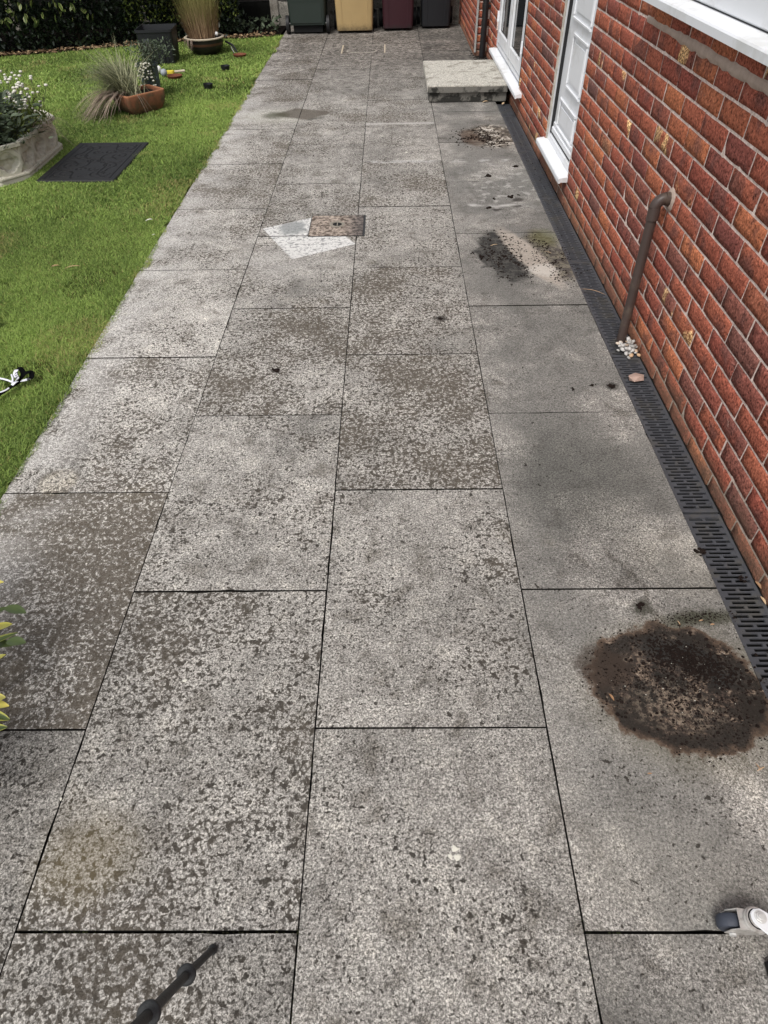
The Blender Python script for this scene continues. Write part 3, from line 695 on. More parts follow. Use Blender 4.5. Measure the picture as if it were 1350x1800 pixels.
# thick smeared joint under the window
mb = MB(); ys = np.arange(1.2, 3.55, .04); V = []; zc = Z1+.075*14
for i, y in enumerate(ys):
    up = .011+.007*random.random()*(1 if y < 3.1 else .3); dnn = .010+.011*random.random()*(1 if y < 3.1 else .3); pr = .0045 if y < 3.2 else .001
    V += [(WX+.003, y, zc-dnn-.004), (WX-pr+.001, y, zc-dnn), (WX-pr-random.uniform(0, .002), y, zc), (WX-pr+.002, y, zc+up), (WX+.003, y, zc+up+.003)]
F = [(i*5+k, i*5+k+1, (i+1)*5+k+1, (i+1)*5+k) for i in range(len(ys)-1) for k in range(4)]
mb.add(V, F); mb.build('mortar_smear', M['mortar_smear'], wall, smooth=True)
# roof edge out of view keeps the wall a real wall: inner dark room surfaces
H(MB().box(WX+.42, WX+.46, YW0, YW1, -.1, ZT).build('inner_wall', M['upvc'], house))

# ---- white door
DX = WX+.013
door = H(MB().box(DX+.022, DX+.060, DOOR[0]+.055, DOOR[1]-.060, DOOR[2]+.085, DOOR[3]-.06).build('door', M['upvc'], house, bevel=.002))
def sub(m, name, mat, parent, bevel=.003, smooth='auto'):
    o = m.build(name, mat, parent, smooth=smooth, bevel=bevel); return o
y0, y1, z0, z1 = DOOR
fr = MB(); fr.box(DX, DX+.065, y0+.004, y0+.060, z0+.03, z1); fr.box(DX, DX+.065, y1-.068, y1-.004, z0+.03, z1); fr.box(DX+.001, DX+.064, y0+.0605, y1-.0685, z1-.06, z1); fr.box(DX+.001, DX+.066, y0+.0605, y1-.0685, z0+.03, z0+.080)
sub(fr, 'frame', M['upvc'], door, .005)
ga = MB(); ga.box(DX-.0005, DX+.03, y1-.0722, y1-.0684, z0+.085, z1-.065); ga.box(DX+.012, DX+.03, y0+.0605, y1-.07, z0+.0805, z0+.086); sub(ga, 'gasket', M['gasket'], door, 0)
PX = DX+.022
def panel(zz0, zz1, ya=DOOR[0]+.15, yb=DOOR[1]-.17, raised=.006):
    m = MB(); w_ = .022
    m.box(PX-.012, PX+.002, ya, yb, zz0, zz0+w_); m.box(PX-.012, PX+.002, ya, yb, zz1-w_, zz1); m.box(PX-.0115, PX+.002, ya, ya+w_, zz0+w_+.0005, zz1-w_-.0005); m.box(PX-.0115, PX+.002, yb-w_, yb, zz0+w_+.0005, zz1-w_-.0005)
    sub(m, 'moulding', M['upvc'], door, .006)
    m = MB(); m.box(PX-raised, PX+.002, ya+.045, yb-.045, zz0+.045, zz1-.045); sub(m, 'panel', M['upvc'], door, .004)
panel(.27, .46, raised=.006); panel(.53, .83, ya=DOOR[0]+.15, yb=DOOR[1]-.26); panel(.88, 1.20); panel(1.28, 2.0)
m = MB(); m.box(DX+.004, PX+.002, y0+.075, y1-.085, z0+.095, z0+.135); m.box(DX+.012, PX+.0025, y0+.075, y1-.085, z0+.1355, z0+.165); sub(m, 'weather_bar', M['upvc'], door, .006)
def sill(yA, yB, ztop, xf, parent, xb=None, th=.030):
    xb = xb or DX+.04; m = MB()
    prof = [(xf, ztop-th), (xf, ztop-.008), (xf+.004, ztop-.002), (xf+.012, ztop), (xb, ztop+.012), (xb, ztop-th+.006), (xf+.014, ztop-th+.006), (xf+.012, ztop-th)]
    n = len(prof); vs = [(x, yA, z) for x, z in prof]+[(x, yB, z) for x, z in prof]
    m.add(vs, [tuple(range(n)), tuple(range(n, 2*n))[::-1]]+[(i, n+i, n+(i+1) % n, (i+1) % n) for i in range(n)])
    return m.build('sill', M['upvc'], parent)
s1 = sill(4.385, 5.262, .155, 1.292, door)
m = MB(); ys = np.linspace(DOOR[2]+.03, 2.1, 60)
V = []
for z in ys: V += [(WX+.001, y1-.004, z), (WX-.001+random.uniform(0, .004), y1+random.uniform(-.002, .006), z), (DX-.0005, y1-.004-.010*random.random(), z)]
m.add(V, [(i*3+k, i*3+k+1, (i+1)*3+k+1, (i+1)*3+k) for i in range(len(ys)-1) for k in (0, )]+[(i*3+2, i*3, (i+1)*3, (i+1)*3+2) for i in range(len(ys)-1)])
m.build('sealant', M['seal'], door)

# ---- french patio door, two leaves with double glass
y0, y1, z0, z1 = FREN; z0 += .01
fren = H(MB().box(DX, DX+.065, y0+.004, y0+.070, z0+.03, z1).build('patio_door', M['upvc'], house, bevel=.004))
m = MB(); m.box(DX, DX+.065, y1-.070, y1-.004, z0+.03, z1); m.box(DX+.001, DX+.064, y0+.0705, y1-.0705, z1-.07, z1); m.box(DX+.001, DX+.064, y0+.0705, y1-.0705, z0+.03, z0+.075); sub(m, 'frame', M['upvc'], fren, .005)
def leafdoor(a, b):
    r = .105; x = DX-.006; m = MB()
    m.box(x, x+.055, a, a+r, z0+.080, z1-.075); m.box(x, x+.055, b-r, b, z0+.080, z1-.075); m.box(x+.001, x+.054, a+r+.0005, b-r-.0005, z0+.080, z0+.080+r); m.box(x+.001, x+.054, a+r+.0005, b-r-.0005, z1-.075-r, z1-.075)
    o = sub(m, 'leaf', M['upvc'], fren, .006)
    for q, nm_, mt, th, ex in ((.0, 'bead', 'upvc', .014, .010), (.014, 'gasket', 'gasket', .005, .014)):
        pass
    m = MB(); m.box(x+.018, x+.03, a+r+.001, b-r-.001, z0+.081+r, z1-.076-r); m.build('glass', M['glass'], fren)
    m = MB(); g0, g1, h0, h1 = a+r+.001, b-r-.001, z0+.081+r, z1-.076-r
    m.box(x+.0165, x+.018, g0, g0+.009, h0, h1); m.box(x+.0165, x+.018, g1-.009, g1, h0, h1); m.box(x+.0165, x+.018, g0+.0095, g1-.0095, h0, h0+.009); m.build('gasket', M['gasket'], fren)
ym = (y0+y1)/2
leafdoor(y0+.078, ym-.004); leafdoor(ym+.004, y1-.078)
for hz in (.42, 1.1, 1.8):
    for hy in (y0+.072, y1-.072):
        m = MB(); m.tube([(DX-.016, hy, hz), (DX-.016, hy, hz+.09)], .009, 10); m.box(DX-.010, DX-.004, hy-.022, hy+.022, hz+.005, hz+.085); sub(m, 'hinge', M['upvc'], fren, 0)
m = MB(); m.box(DX-.012, DX-.005, ym-.035, ym-.010, .95, 1.18); m.tube([(DX-.012, ym-.022, 1.10), (DX-.05, ym-.022, 1.10), (DX-.05, ym-.13, 1.10)], .009, 8); sub(m, 'handle', M['upvc'], fren, 0)
m = MB(); m.box(WX-.004, DX+.002, y0-.004, y0+.008, z0+.03, z1); m.build('gasket', M['gasket'], fren)
sill(6.395, 8.40, .178, 1.292, fren)

# ---- window above the near wall
y0, y1, z0, z1 = WIN
win = H(MB().box(DX, DX+.06, y0+.004, y0+.07, z0+.02, z1).build('window', M['upvc'], house, bevel=.004))
m = MB(); m.box(DX, DX+.06, y1-.07, y1-.004, z0+.045, z1); m.box(DX+.001, DX+.059, y0+.0705, y1-.0705, z1-.07, z1); m.box(DX-.006, DX+.059, y0+.0705, y1-.0705, z0+.0375, z0+.1275); sub(m, 'frame', M['upvc'], win, .005)
for q in range(3):
    a = y0+.075+q*(y1-y0-.15)/3; b_ = a+(y1-y0-.15)/3-.004; m = MB(); r = .055; x = DX-.012
    m.box(x, x+.05, a, a+r, z0+.128, z1-.075); m.box(x, x+.05, b_-r, b_, z0+.128, z1-.075); m.box(x+.001, x+.049, a+r+.0005, b_-r-.0005, z0+.128, z0+.128+r); m.box(x+.001, x+.049, a+r+.0005, b_-r-.0005, z1-.075-r, z1-.075)
    sub(m, 'sash', M['upvc'], win, .006)
    MB().box(x+.02, x+.03, a+r+.001, b_-r-.001, z0+.129+r, z1-.076-r).build('glass', M['glass'], win)
m = MB(); m.box(DX-.004, DX+.02, y0+.0, y1-.0, z0+.0355, z0+.0370); m.build('gasket', M['gasket'], win)
sill(WIN[0]-.05, 3.452, 1.198, 1.280, win, th=.032)

# ---- brown waste pipe (leans along the wall into the drain)
wp = empty('waste_pipe', (0, 0, 0), parent=house); wp.location = -HL
wp['label'] = 'brown plastic waste pipe with an elbow going into the brick wall'
top = Vector((1.292, 2.715, .565)); base = Vector((1.285, 2.662, -.03))
MB().tube([base, top], .0205, 20).build('pipe', M['pipe'], wp, smooth='auto')
m = MB(); m.tube([top-Vector((0, .0045, .03)), top+Vector((0, .0015, .016))], .0245, 20)
el_ = [top+Vector((0, .0015, .016))+Vector((.034*(1-math.cos(a)), .002*a, .034*math.sin(a))) for a in np.linspace(0, math.pi/2, 9)]
m.tube(el_, .0232, 20, cap=False); e2 = el_[-1]; m.tube([e2, e2+Vector((.006, 0, 0))], .0250, 20); m.tube([e2+Vector((.006, 0, 0)), Vector((1.352, e2.y, e2.z))], .0255, 20)
m.build('elbow', M['pipe'], wp, smooth='auto')
MB().lathe([(.046, 0), (.040, .006), (.026, .010)], 18).build('mortar_collar', M['mortar_smear'], wp, smooth=True, loc=(WX+.002, e2.y, e2.z-.004), rot=(0, -math.pi/2, 0))

# ---- black downpipe, corner trim and the projecting wall beyond
m = MB(); m.tube([(1.288, 8.955, .0), (1.288, 8.955, 2.5)], .034, 16)
dp = H(m.build('downpipe', M['blackpipe'], house, smooth='auto')); dp['label'] = 'black round downpipe in the corner by the brick pier'
for z in (.45, 1.5):
    m = MB(); m.tube([(1.288, 8.955, z), (1.288, 8.955, z+.035)], .039, 16); m.box(1.288, WX, 8.94, 8.97, z+.005, z+.03); m.build('bracket', M['blackpipe'], dp)
PXW = 1.205
pier = MB().box(PXW+.0035, WX+.25, 9.0635, 11.3, -.1, ZT).build('pier_wall', M['mortar'], house); pier.location = -HL
m = MB(); sr = []
for c in range(0, 33):
    zc0 = Z1+.075*(c-1)+.0048
    for k in range(0, 11):
        y0 = 9.064+(c % 2)*.1125+.225*k-.11; L = .214
        if y0 < 9.064: L -= 9.064-y0; y0 = 9.064
        V, F = random.choice(full); q = L/.214; m.add([(x+PXW, y*q+y0, z+zc0) for x, y, z in V], F); sr += [random.random()]*len(V)
    # return face towards the camera
    w0 = .10 if c % 2 else .142
    V, F = random.choice(full); q = w0/.214; m.add([(PXW+.004+y*q, 9.0605+x, z+zc0) for x, y, z in V], [f[::-1] for f in F]); sr += [random.random()]*len(V)
o = m.build('brick_field', M['brick'], pier, smooth=True); o['kind'] = 'stuff'
a = o.data.attributes.new('brnd', 'FLOAT', 'POINT'); a.data.foreach_set('value', sr)
H(MB().box(PXW-.004, PXW+.018, 9.028, 9.058, .03, 2.4).build('corner_trim', M['trim'], house, bevel=.003))

# ================================================================== DRAIN
dr = empty('drainage_channel', (1.279, 0, -.012)); tag(dr, 'black plastic slotted drain channel running between slabs and brick wall', 'drain')
GX = (1.2165, 1.3325)
def grating_mesh(L, name='grating'):
    m = MB(); x0, x1 = -.0625, .0625; pitch = .0167; n = int((L-.02)/pitch)
    m.box(x0, x0+.011, 0, L, -.022, 0); m.box(x1-.011, x1, 0, L, -.022, 0)
    e = (L-n*pitch)/2
    m.box(x0+.0112, x1-.0112, 0.0, e+.003, -.02, -.0004); m.box(x0+.0112, x1-.0112, L-e-.003, L, -.02, -.0004)
    for i in range(n+1):
        y = e+i*pitch
        if i < n or True: m.box(x0+.0112, x1-.0112, y-.0030, y+.0030, -.006, -.0004)
        if i < n:
            yc = y+pitch/2
            if i % 2 == 0: m.box(-.005, .005, yc-.0052, yc+.0052, -.006, -.0008)
            else: m.box(x0+.0112, x0+.0265, yc-.0052, yc+.0052, -.006, -.0008); m.box(x1-.0265, x1-.0112, yc-.0052, yc+.0052, -.006, -.0008)
    return m.mesh(name, M['drain'])
g1 = grating_mesh(.988); gshort = grating_mesh(.40)
for ys_ in (-.445, .553, 1.552, 2.550, 3.546, 4.540, 5.534):
    link('grating', g1, dr, (0, ys_, random.uniform(-.0015, .001)), (0, random.uniform(-.004, .004), 0))
link('grating', gshort, dr, (0, 6.528, 0))
m = MB(); m.box(-.0655, -.0630, -.45, 6.93, -.08, .0005); m.box(.0630, .0650, -.45, 6.93, -.08, .0005); m.box(-.0628, .0628, -.45, 6.93, -.088, -.078); m.build('channel', M['black'], dr)
m = MB(); V = []; ys = np.arange(-.45, 6.93, .05)
for y in ys: V += [(.0655, y, -.02), (.0665, y, -.004+random.uniform(-.004, .003)), (WX-1.279+.006, y, -.001+random.uniform(-.004, .006))]
m.add(V, [(i*3+k, i*3+k+1, (i+1)*3+k+1, (i+1)*3+k) for i in range(len(ys)-1) for k in (0, 1)]); m.build('mortar_haunch', M['bed'], dr)

# ================================================================== STEP
st = empty('doorstep', (.94, 7.48, 0)); tag(st, 'low concrete doorstep of two slabs below the white patio door', 'step')
for ya, yb in ((6.94, 7.494), (7.502, 8.03)):
    o = MB().box(-.375, .368, ya-7.48, yb-7.48, .085, .140).build('slab', M['step'], st, bevel=.004)
MB().box(-.355, .366, -.520, .53, .004, .0845).build('base', M['step_side'], st, bevel=.003)
MB().box(-.372, .368, -.5425, -.5398, .0855, .131).build('front_face', M['step_side'], st)  # thin facing in the darker side concrete

# ================================================================== COVERS
cv = empty('inspection_cover', (-.125, 4.075, 0)); tag(cv, 'small square rusty inspection cover beside a whitewashed patch', 'drain cover')
MB().box(-.168, .163, -.158, .158, -.02, .0035).build('lid', M['cover'], cv, bevel=.0015)
m = MB(); m.box(-.172, -.169, -.163, .163, -.02, .0045); m.box(.1635, .176, -.163, .163, -.02, .0015); m.box(-.172, .166, .1585, .166, -.02, .002); m.box(-.172, .166, -.163, -.1585, -.02, .002)
m.build('frame', M['iron'], cv)
m = MB(); m.lathe([(.048, .0036), (.048, .0062), (.040, .0062), (.040, .0050), (.034, .0050), (.034, .0066), (.030, .0066), (.030, .0040), (.0001, .0040)], 32, c=(.0, .01, 0)); m.build('keyhole_ring', M['covertrim'], cv, smooth='auto')
m = MB(); m.lathe([(.0295, .0042), (.0001, .0042)], 24, c=(.0, .01, 0)); m.build('keyhole', M['black'], cv)
MB().box(-.0025, .0025, -.016, .036, .0043, .0062).build('key_bar', M['covertrim'], cv)
cv2 = empty('recessed_cover', (-.10, 9.48, 0)); tag(cv2, 'recessed manhole tray with pale metal corners near the wheelie bins', 'drain cover')
m = MB()
m.box(-.270, -.253, -.20, .27, -.01, .0075); m.build('frame_side', M['cream'], cv2)
MB().box(.250, .267, -.20, .27, -.01, .0075).build('frame_side', M['cream'], cv2)
MB().box(-.252, .249, .262, .270, -.01, .004).build('rear_edge', M['covertrim'], cv2)
lid2 = MB().box(-.250, .247, -.26, .26, -.01, .0028).build('lid', M['slab'], cv2); lid2['spots'] = .6; lid2['tone'] = .48
m = MB(); V = []; n_ = 40
for i in range(n_):
    a = 2*math.pi*i/n_; V += [(-.02+.19*math.cos(a), -.08+.13*math.sin(a), .0035), (-.02+.165*math.cos(a), -.08+.105*math.sin(a), .0060)]
m.add(V, [(2*i, 2*((i+1) % n_), 2*((i+1) % n_)+1, 2*i+1) for i in range(n_)]); m.build('ring', M['post'], cv2)

# ================================================================== FENCE
fy = 11.20
fen = empty('garden_fence', (0, fy, 0)); tag(fen, 'dark timber fence with concrete posts and gravel boards behind the bins', 'fence')
pxs = [-6.9, -5.06, -3.22, -1.38, .50, 1.62]
for xx in pxs[:-1]: MB().box(xx-.055, xx+.055, -.045, .06, -.05, 1.9).build('post', M['post'], fen, bevel=.008)
for a, b in zip(pxs[:-1], pxs[1:]):
    if b > 1.6: b = 1.25
    g = MB()
    V = []; nx = 26
    for i in range(nx+1):
        x = a+.058+(b-a-.116)*i/nx
        for z in (-.05, .09, .16, .22, .285): V.append((x, -.012+random.uniform(-.007, .007), z if z in (-.05, .285) else z+random.uniform(-.012, .012)))
    for i in range(nx+1): x = a+.058+(b-a-.116)*i/nx; V.append((x, .03, .287))
    F = [(i*5+k, (i+1)*5+k, (i+1)*5+k+1, i*5+k+1) for i in range(nx) for k in range(4)]+[(i*5+4, (i+1)*5+4, (nx+1)*5+i+1, (nx+1)*5+i) for i in range(nx)]
    g.add(V, F)
    if a > -3: g.build('gravel_board', M['gravel_board'], fen, smooth=True)
    else: g.build('gravel_board', M['darkboard'], fen, smooth=True)
    for k in range(11):
        z = .295+k*.135; q = MB(); q.add([(a+.06, -.018, z), (b-.06, -.018, z), (b-.06, -.005, z+.15), (a+.06, -.005, z+.15), (a+.06, .0, z), (b-.06, .0, z), (b-.06, .006, z+.15), (a+.06, .006, z+.15)], [(0, 1, 2, 3), (5, 4, 7, 6), (0, 4, 5, 1), (3, 2, 6, 7), (0, 3, 7, 4), (1, 5, 6, 2)])
        q.build('board', M['timber'], fen)

# ================================================================== WHEELIE BINS
def bin_mat(name, c, dirt, zt):
    t = NT(name, .55, .35); X, Y, Z = t.xyz()
    cc = t.mix(t.noise(7, 3), tuple(v*.88 for v in c), tuple(v*1.08 for v in c))
    cc = t.mix(t.ss(t.math('ADD', Z, t.math('MULTIPLY', t.noise(18, 4, .7), .16)), .06, zt, .9, 0), cc, dirt)
    return t.done(cc, t.bump(t.noise(140, 2), .0006))
def wheelie(name, x, y, c, label, w0, w1, facing, d0=.44, d1=.60, hgt=1.0, dirt=(.02, .02, .02), zt=.17):
    """facing 1: front towards the camera; -1: wheels towards the camera"""
    r = empty(name, (x, y, 0)); tag(r, label, 'wheelie bin', 'wheelie bins in a row by the fence'); mt = bin_mat(label.split()[0]+'_bin_plastic', c, dirt, zt)
    lidm = mt; m = MB()
    z0 = .03 if facing == 1 else .10
    secs = [(z0, w0, 0, d0), (.35, w0+(w1-w0)*.30, -.02, d0+.05), (.9, w1, -.06, d1), (hgt, w1+.03, -.07, d1+.03)]
    V = []; rr = .035
    def ring(w, ya, yb, z):
        pts = []
        for cx, cy, a0 in ((w/2-rr, yb-rr, 0), (-w/2+rr, yb-rr, 90), (-w/2+rr, ya+rr, 180), (w/2-rr, ya+rr, 270)):
            for q in range(4):
                a = R(a0+q*30); pts.append((cx+rr*math.cos(a), cy+rr*math.sin(a), z))
        return pts
    for z, w_, ya, dd in secs: V += ring(w_, ya, ya+dd, z)
    F = [(i*16+k, i*16+(k+1) % 16, (i+1)*16+(k+1) % 16, (i+1)*16+k) for i in range(3) for k in range(16)]+[tuple(range(16))[::-1]]
    m.add(V, F); m.build('body', mt, r, smooth='auto')
    if facing == 1:                       # moulded corner ribs
        for sx in (-1, 1):
            q = MB(); a_, b_ = w0/2-.075, w1/2-.085
            q.add([(sx*a_-.010, -.003, .05), (sx*a_+.010, -.003, .05), (sx*b_+.010, -.066, .88), (sx*b_-.010, -.066, .88), (sx*a_-.014, .01, .05), (sx*a_+.014, .01, .05), (sx*b_+.014, -.05, .88), (sx*b_-.014, -.05, .88)], [(0, 1, 2, 3), (0, 4, 5, 1), (3, 2, 6, 7), (0, 3, 7, 4), (1, 5, 6, 2)])
            q.build('rib', mt, r)
    else:
        q = MB(); q.add([(-w0/2+.02, -.012, .125), (w0/2-.045, -.012, .125), (w0/2-.045, -.02, .33), (-w0/2+.02, -.02, .33), (-w0/2+.02, .02, .125), (w0/2-.045, .02, .125), (w0/2-.045, .0, .33), (-w0/2+.02, .0, .33)], [(0, 1, 2, 3), (4, 0, 3, 7), (1, 5, 6, 2), (4, 5, 1, 0), (3, 2, 6, 7)]); q.build('skirt', mt, r)
        MB().box(-w0/2+.04, w0/2-.04, .03, .3, .02, .1).build('base', M['black'], r)
    m = MB(); m.prism([(p[0]*1.02, p[1]) for p in ring(w1+.05, -.10, d1+.0, 0)], hgt+.001, hgt+.05); m.build('lid', mt, r, bevel=.01)
    wy = .07 if facing == -1 else d0-.03; wx_ = w0/2+.035
    for sx in (-1, 1):
        q = MB(); q.tube([(sx*wx_-.02, wy, .1), (sx*wx_+.02, wy, .1)], .1, 24); wh = q.build('wheel', M['rubber'], r, smooth='auto')
        q = MB(); q.tube([(sx*(wx_+.0205), wy, .1), (sx*(wx_+.024), wy, .1)], .05, 16); q.build('hub', M['tub'], wh)
    q = MB(); q.tube([(-wx_, wy-(.02 if facing == -1 else 0), .115), (wx_, wy-(.02 if facing == -1 else 0), .115)], .010, 8); q.build('axle', M['steel'], r)
    hy = d1-.02 if facing == 1 else -.09
    q = MB(); q.tube([(-w1/2+.06, hy, hgt-.06), (-w1/2+.06, hy+.05*facing, hgt), (w1/2-.06, hy+.05*facing, hgt), (w1/2-.06, hy, hgt-.06)], .013, 8); q.build('handle', mt, r, smooth='auto')
wheelie('wheelie_bin', -.870, 10.56, (.024, .034, .028), 'green wheelie bin with its wheels facing out, at the lawn end', .47, .56, -1)
wheelie('wheelie_bin', -.246, 10.58, (.42, .30, .14), 'beige wheelie bin with blackened foot between green and maroon bins', .475, .56, 1, dirt=(.03, .025, .018), zt=.21)
wheelie('wheelie_bin', .335, 10.70, (.040, .011, .016), 'maroon wheelie bin between the beige and the black bin', .40, .47, 1)
wheelie('wheelie_bin', .850, 10.80, (.013, .0135, .016), 'black wheelie bin nearest the brick pier', .38, .46, 1, dirt=(.012, .012, .012))

# ================================================================== HEDGE
hed = empty('laurel_hedge', (-4.5, 10.3, 0)); tag(hed, 'dark evergreen hedge with pale-edged leaves at the back of the lawn', 'hedge')
def hedge_pts(n, xa, xb, z_lo, z_hi, depth, shell=.5):
    x = rng.uniform(xa, xb, n); z = z_lo(x)+(z_hi-z_lo(x))*rng.random(n)**1.0
    front = bedline(x)+.05+.18*fbm(x*1.7, z*1.7, 11)-.10*(z > .5)
    y = front+depth*rng.random(n)**1.8
    return np.stack([x+4.5, y-10.3, z], 1)
lo1 = lambda x: .10+.36*fbm(x*1.9, x*0, 31)+0*x
P = hedge_pts(15000, -6.8, -1.75, lo1, 2.1, .9); N = rng.normal(size=P.shape)*.7; N[:, 1] -= .6; N[:, 2] -= .15
leaf_cloud('foliage', P, N, .062, M['laurel'], hed, .5, rpow=2.2)['kind'] = 'stuff'
P = hedge_pts(9000, -6.8, -1.75, lambda x: .05+.2*fbm(x*1.9, x*0, 31), .9, .5); N = rng.normal(size=P.shape)*.8; N[:, 1] -= .5
leaf_cloud('inner_foliage', P, N, .05, M['laurel'], hed, .5, rpow=3.5)['kind'] = 'stuff'
P = hedge_pts(7500, -6.8, -1.75, lambda x: .02+0*x, .45, .30); N = rng.normal(size=P.shape)*.8; N[:, 1] -= .5
leaf_cloud('lower_foliage', P, N, .05, M['laurel'], hed, .5, rpow=5)['kind'] = 'stuff'  # leaf tones skewed dark to stand for dim light at the hedge foot
P = hedge_pts(420, -5.2, -3.35, lambda x: .34+.0*x, 1.3, .12); P[:, 1] -= .12; N = rng.normal(size=P.shape)*.45; N[:, 1] -= .6; N[:, 2] -= .6
leaf_cloud('pale_edged_leaves', P, N, .085, M['varieg'], hed, .5, rpow=.8, droop=.1)['kind'] = 'stuff'
P = hedge_pts(2600, -3.1, -1.75, lambda x: .22+.0*x, 1.0, .18); P[:, 1] -= .08; N = rng.normal(size=P.shape)*.6; N[:, 1] -= .5
leaf_cloud('lime_leaves', P, N, .036, M['limeleaf'], hed, .55, rpow=2.0)['kind'] = 'stuff'
m = MB()
for k in range(9):
    x = -6.3+k*.52+random.uniform(-.1, .1); y = float(bedline(x))+.35+random.uniform(0, .2)
    m.tube([(x+4.5, y-10.3, -.02), (x+4.5+random.uniform(-.05, .05), y-10.3, .5), (x+4.5+random.uniform(-.15, .15), y-10.3+.1, 1.3)], [.035, .028, .015], 7)
    m.build('trunk', M['stem'], hed, smooth=True); m = MB()
# leaf litter along the hedge foot
P = []; 
xx = rng.uniform(-6.5, -1.3, 1500); yy = bedline(xx)+np.abs(rng.normal(0, .10, 1500))-.02; P = np.stack([xx, yy, .018+rng.random(1500)*.015], 1); N = rng.normal(size=P.shape); N[:, 2] *= .2
t = NT('leaf_litter', .85, .2); t.done(t.mix(t.attr('lr'), (.07, .035, .02), (.46, .33, .19)))
tag(leaf_cloud('leaf_litter', P, N, .045, t.m, None, .4, rpow=1.3), 'brown and buff fallen leaves along the hedge foot', 'leaf litter', kind='stuff')
# small weeds in the bed corner by the fence
wd = empty('ground_plant', (-1.62, 10.62, 0)); tag(wd, 'low leafy weeds in the dark bed corner beside the concrete post', 'plant')
P = np.stack([rng.uniform(-.55, .35, 260), rng.uniform(-.15, .45, 260), rng.uniform(.02, .15, 260)], 1); N = rng.normal(size=P.shape); N[:, 2] = np.abs(N[:, 2])*.6
leaf_cloud('leaves', P, N, .06, M['sage'], wd, .5, rpow=1.5)

# ================================================================== STONE PLANTER
def heightfield(name, nu, nv, fn, origin, eu, ev, en, mat, parent, smooth=True):
    """grid surface origin + u*eu + v*ev + h*en"""
    u = np.linspace(0, 1, nu); v = np.linspace(0, 1, nv); Ug, Vg = np.meshgrid(u, v); Hh = fn(Ug, Vg)
    o, eu, ev, en = map(np.array, (origin, eu, ev, en))
    P = o+Ug[..., None]*eu+Vg[..., None]*ev+Hh[..., None]*en
    idx = np.arange(nu*nv).reshape(nv, nu); F = np.stack([idx[:-1, :-1].ravel(), idx[:-1, 1:].ravel(), idx[1:, 1:].ravel(), idx[1:, :-1].ravel()], 1)
    return link(name, np_mesh(name, P.reshape(-1, 3), F, mat, smooth=smooth), parent)
pl = empty('stone_planter', (-2.66, 5.39, 0)); tag(pl, 'cream cast stone octagonal trough with quatrefoil panels at the lawn edge of frame', 'planter')
hx, c_ = .195, .13; y0_, y1_ = -.49, .49
oct8 = lambda e: [(hx+e, y0_+.15), (hx+e, y1_-.15), (hx-c_+e*.4, y1_+e), (-hx+c_-e*.4, y1_+e), (-hx-e, y1_-.15), (-hx-e, y0_+.15), (-hx+c_-e*.4, y0_-e), (hx-c_+e*.4, y0_-e)]
MB().prism(oct8(.012), -.02, .022).build('foot', M['stone'], pl, bevel=.004)
MB().prism(oct8(.018), .0242, .040).build('plinth', M['stone'], pl, bevel=.004)
m = MB()
o1, o2, o3 = oct8(.026), oct8(-.008), oct8(-.012)
V = [(x, y, .205) for x, y in oct8(.0)]+[(x, y, .213) for x, y in o1]+[(x, y, .236) for x, y in o1]+[(x, y, .236) for x, y in o2]+[(x, y, .15) for x, y in o3]
m.add(V, [(r_*8+i, r_*8+(i+1) % 8, (r_+1)*8+(i+1) % 8, (r_+1)*8+i) for r_ in range(4) for i in range(8)]); m.build('rim', M['stone'], pl)
def quatre(nq):
    def fn(U, V):
        h = np.zeros_like(U)
        x = (U*nq) % 1-.5; y = V-.5; x = x*1.0; y = y*1.0
        d = np.min([np.hypot(x-.17*a, y-.17*b) for a, b in ((1, 0), (-1, 0), (0, 1), (0, -1))], 0)
        d = np.minimum(d, np.hypot(x, y)-.0)
        s = lambda e0, e1, v: np.clip((v-e0)/(e1-e0), 0, 1)
        h += -.030*(1-s(.222, .230, d)); h += -.014*(1-s(.168, .176, d)); h += .010*(1-s(.0, .16, d))
        # triangular spandrels cut between the flowers
        t1 = np.abs(x)+.0; cor = (np.abs(x) > .30) & (np.abs(y) > .20)
        tri = np.clip((np.abs(y)-.18)-(.5-np.abs(x))*1.5, 0, .2)
        h += -.12*np.where(d > .245, tri, 0)
        border = (V < .035) | (V > .965); h = np.where(border, 0, h)
        return h
    return fn
o8 = oct8(.0)
for i in range(8):
    (xa, ya), (xb, yb) = o8[i], o8[(i+1) % 8]; L = math.hypot(xb-xa, yb-ya); nq = 3 if L > .6 else 1
    nrm = ((yb-ya)/L, -(xb-xa)/L, 0)
    heightfield('quatrefoil_panel', 44*nq+1, 48, quatre(nq), (xa, ya, .040), (xb-xa, yb-ya, 0), (0, 0, .166), nrm, M['stone'], pl, False)
MB().prism(oct8(-.075), .14, .20).build('soil', M['soil'], pl)
# plants in it
fl = empty('white_flowered_plant', (-2.58, 5.35, .2)); tag(fl, 'clump of small white button flowers growing in the stone planter', 'plant')
n_ = 105; m = MB(); mp = MB()
for k in range(n_):
    bx, by = random.uniform(-.08, .12), random.uniform(-.05, .32); hh = random.uniform(.12, .34)*(1 if by > .05 else .8)
    tx, ty = bx*1.35+random.uniform(-.04, .04), by*1.05+random.uniform(-.03, .04)
    m.tube([(bx, by, 0), (bx*1.1, by, hh*.5), (tx, ty, hh)], .0016, 4, cap=False)
    mp.blob((tx, ty, hh+.004), .0150*random.uniform(.7, 1.15), (1, 1, .62), .08)
m.build('stems', M['greenstem'], fl); o = mp.build('flower_heads', M['petal'], fl, smooth=True); o['kind'] = 'stuff'
P = np.stack([rng.uniform(-.1, .17, 420), rng.uniform(-.2, .33, 420), rng.uniform(.0, .16, 420)], 1); N = rng.normal(size=P.shape); N[:, 2] = np.abs(N[:, 2])+.3
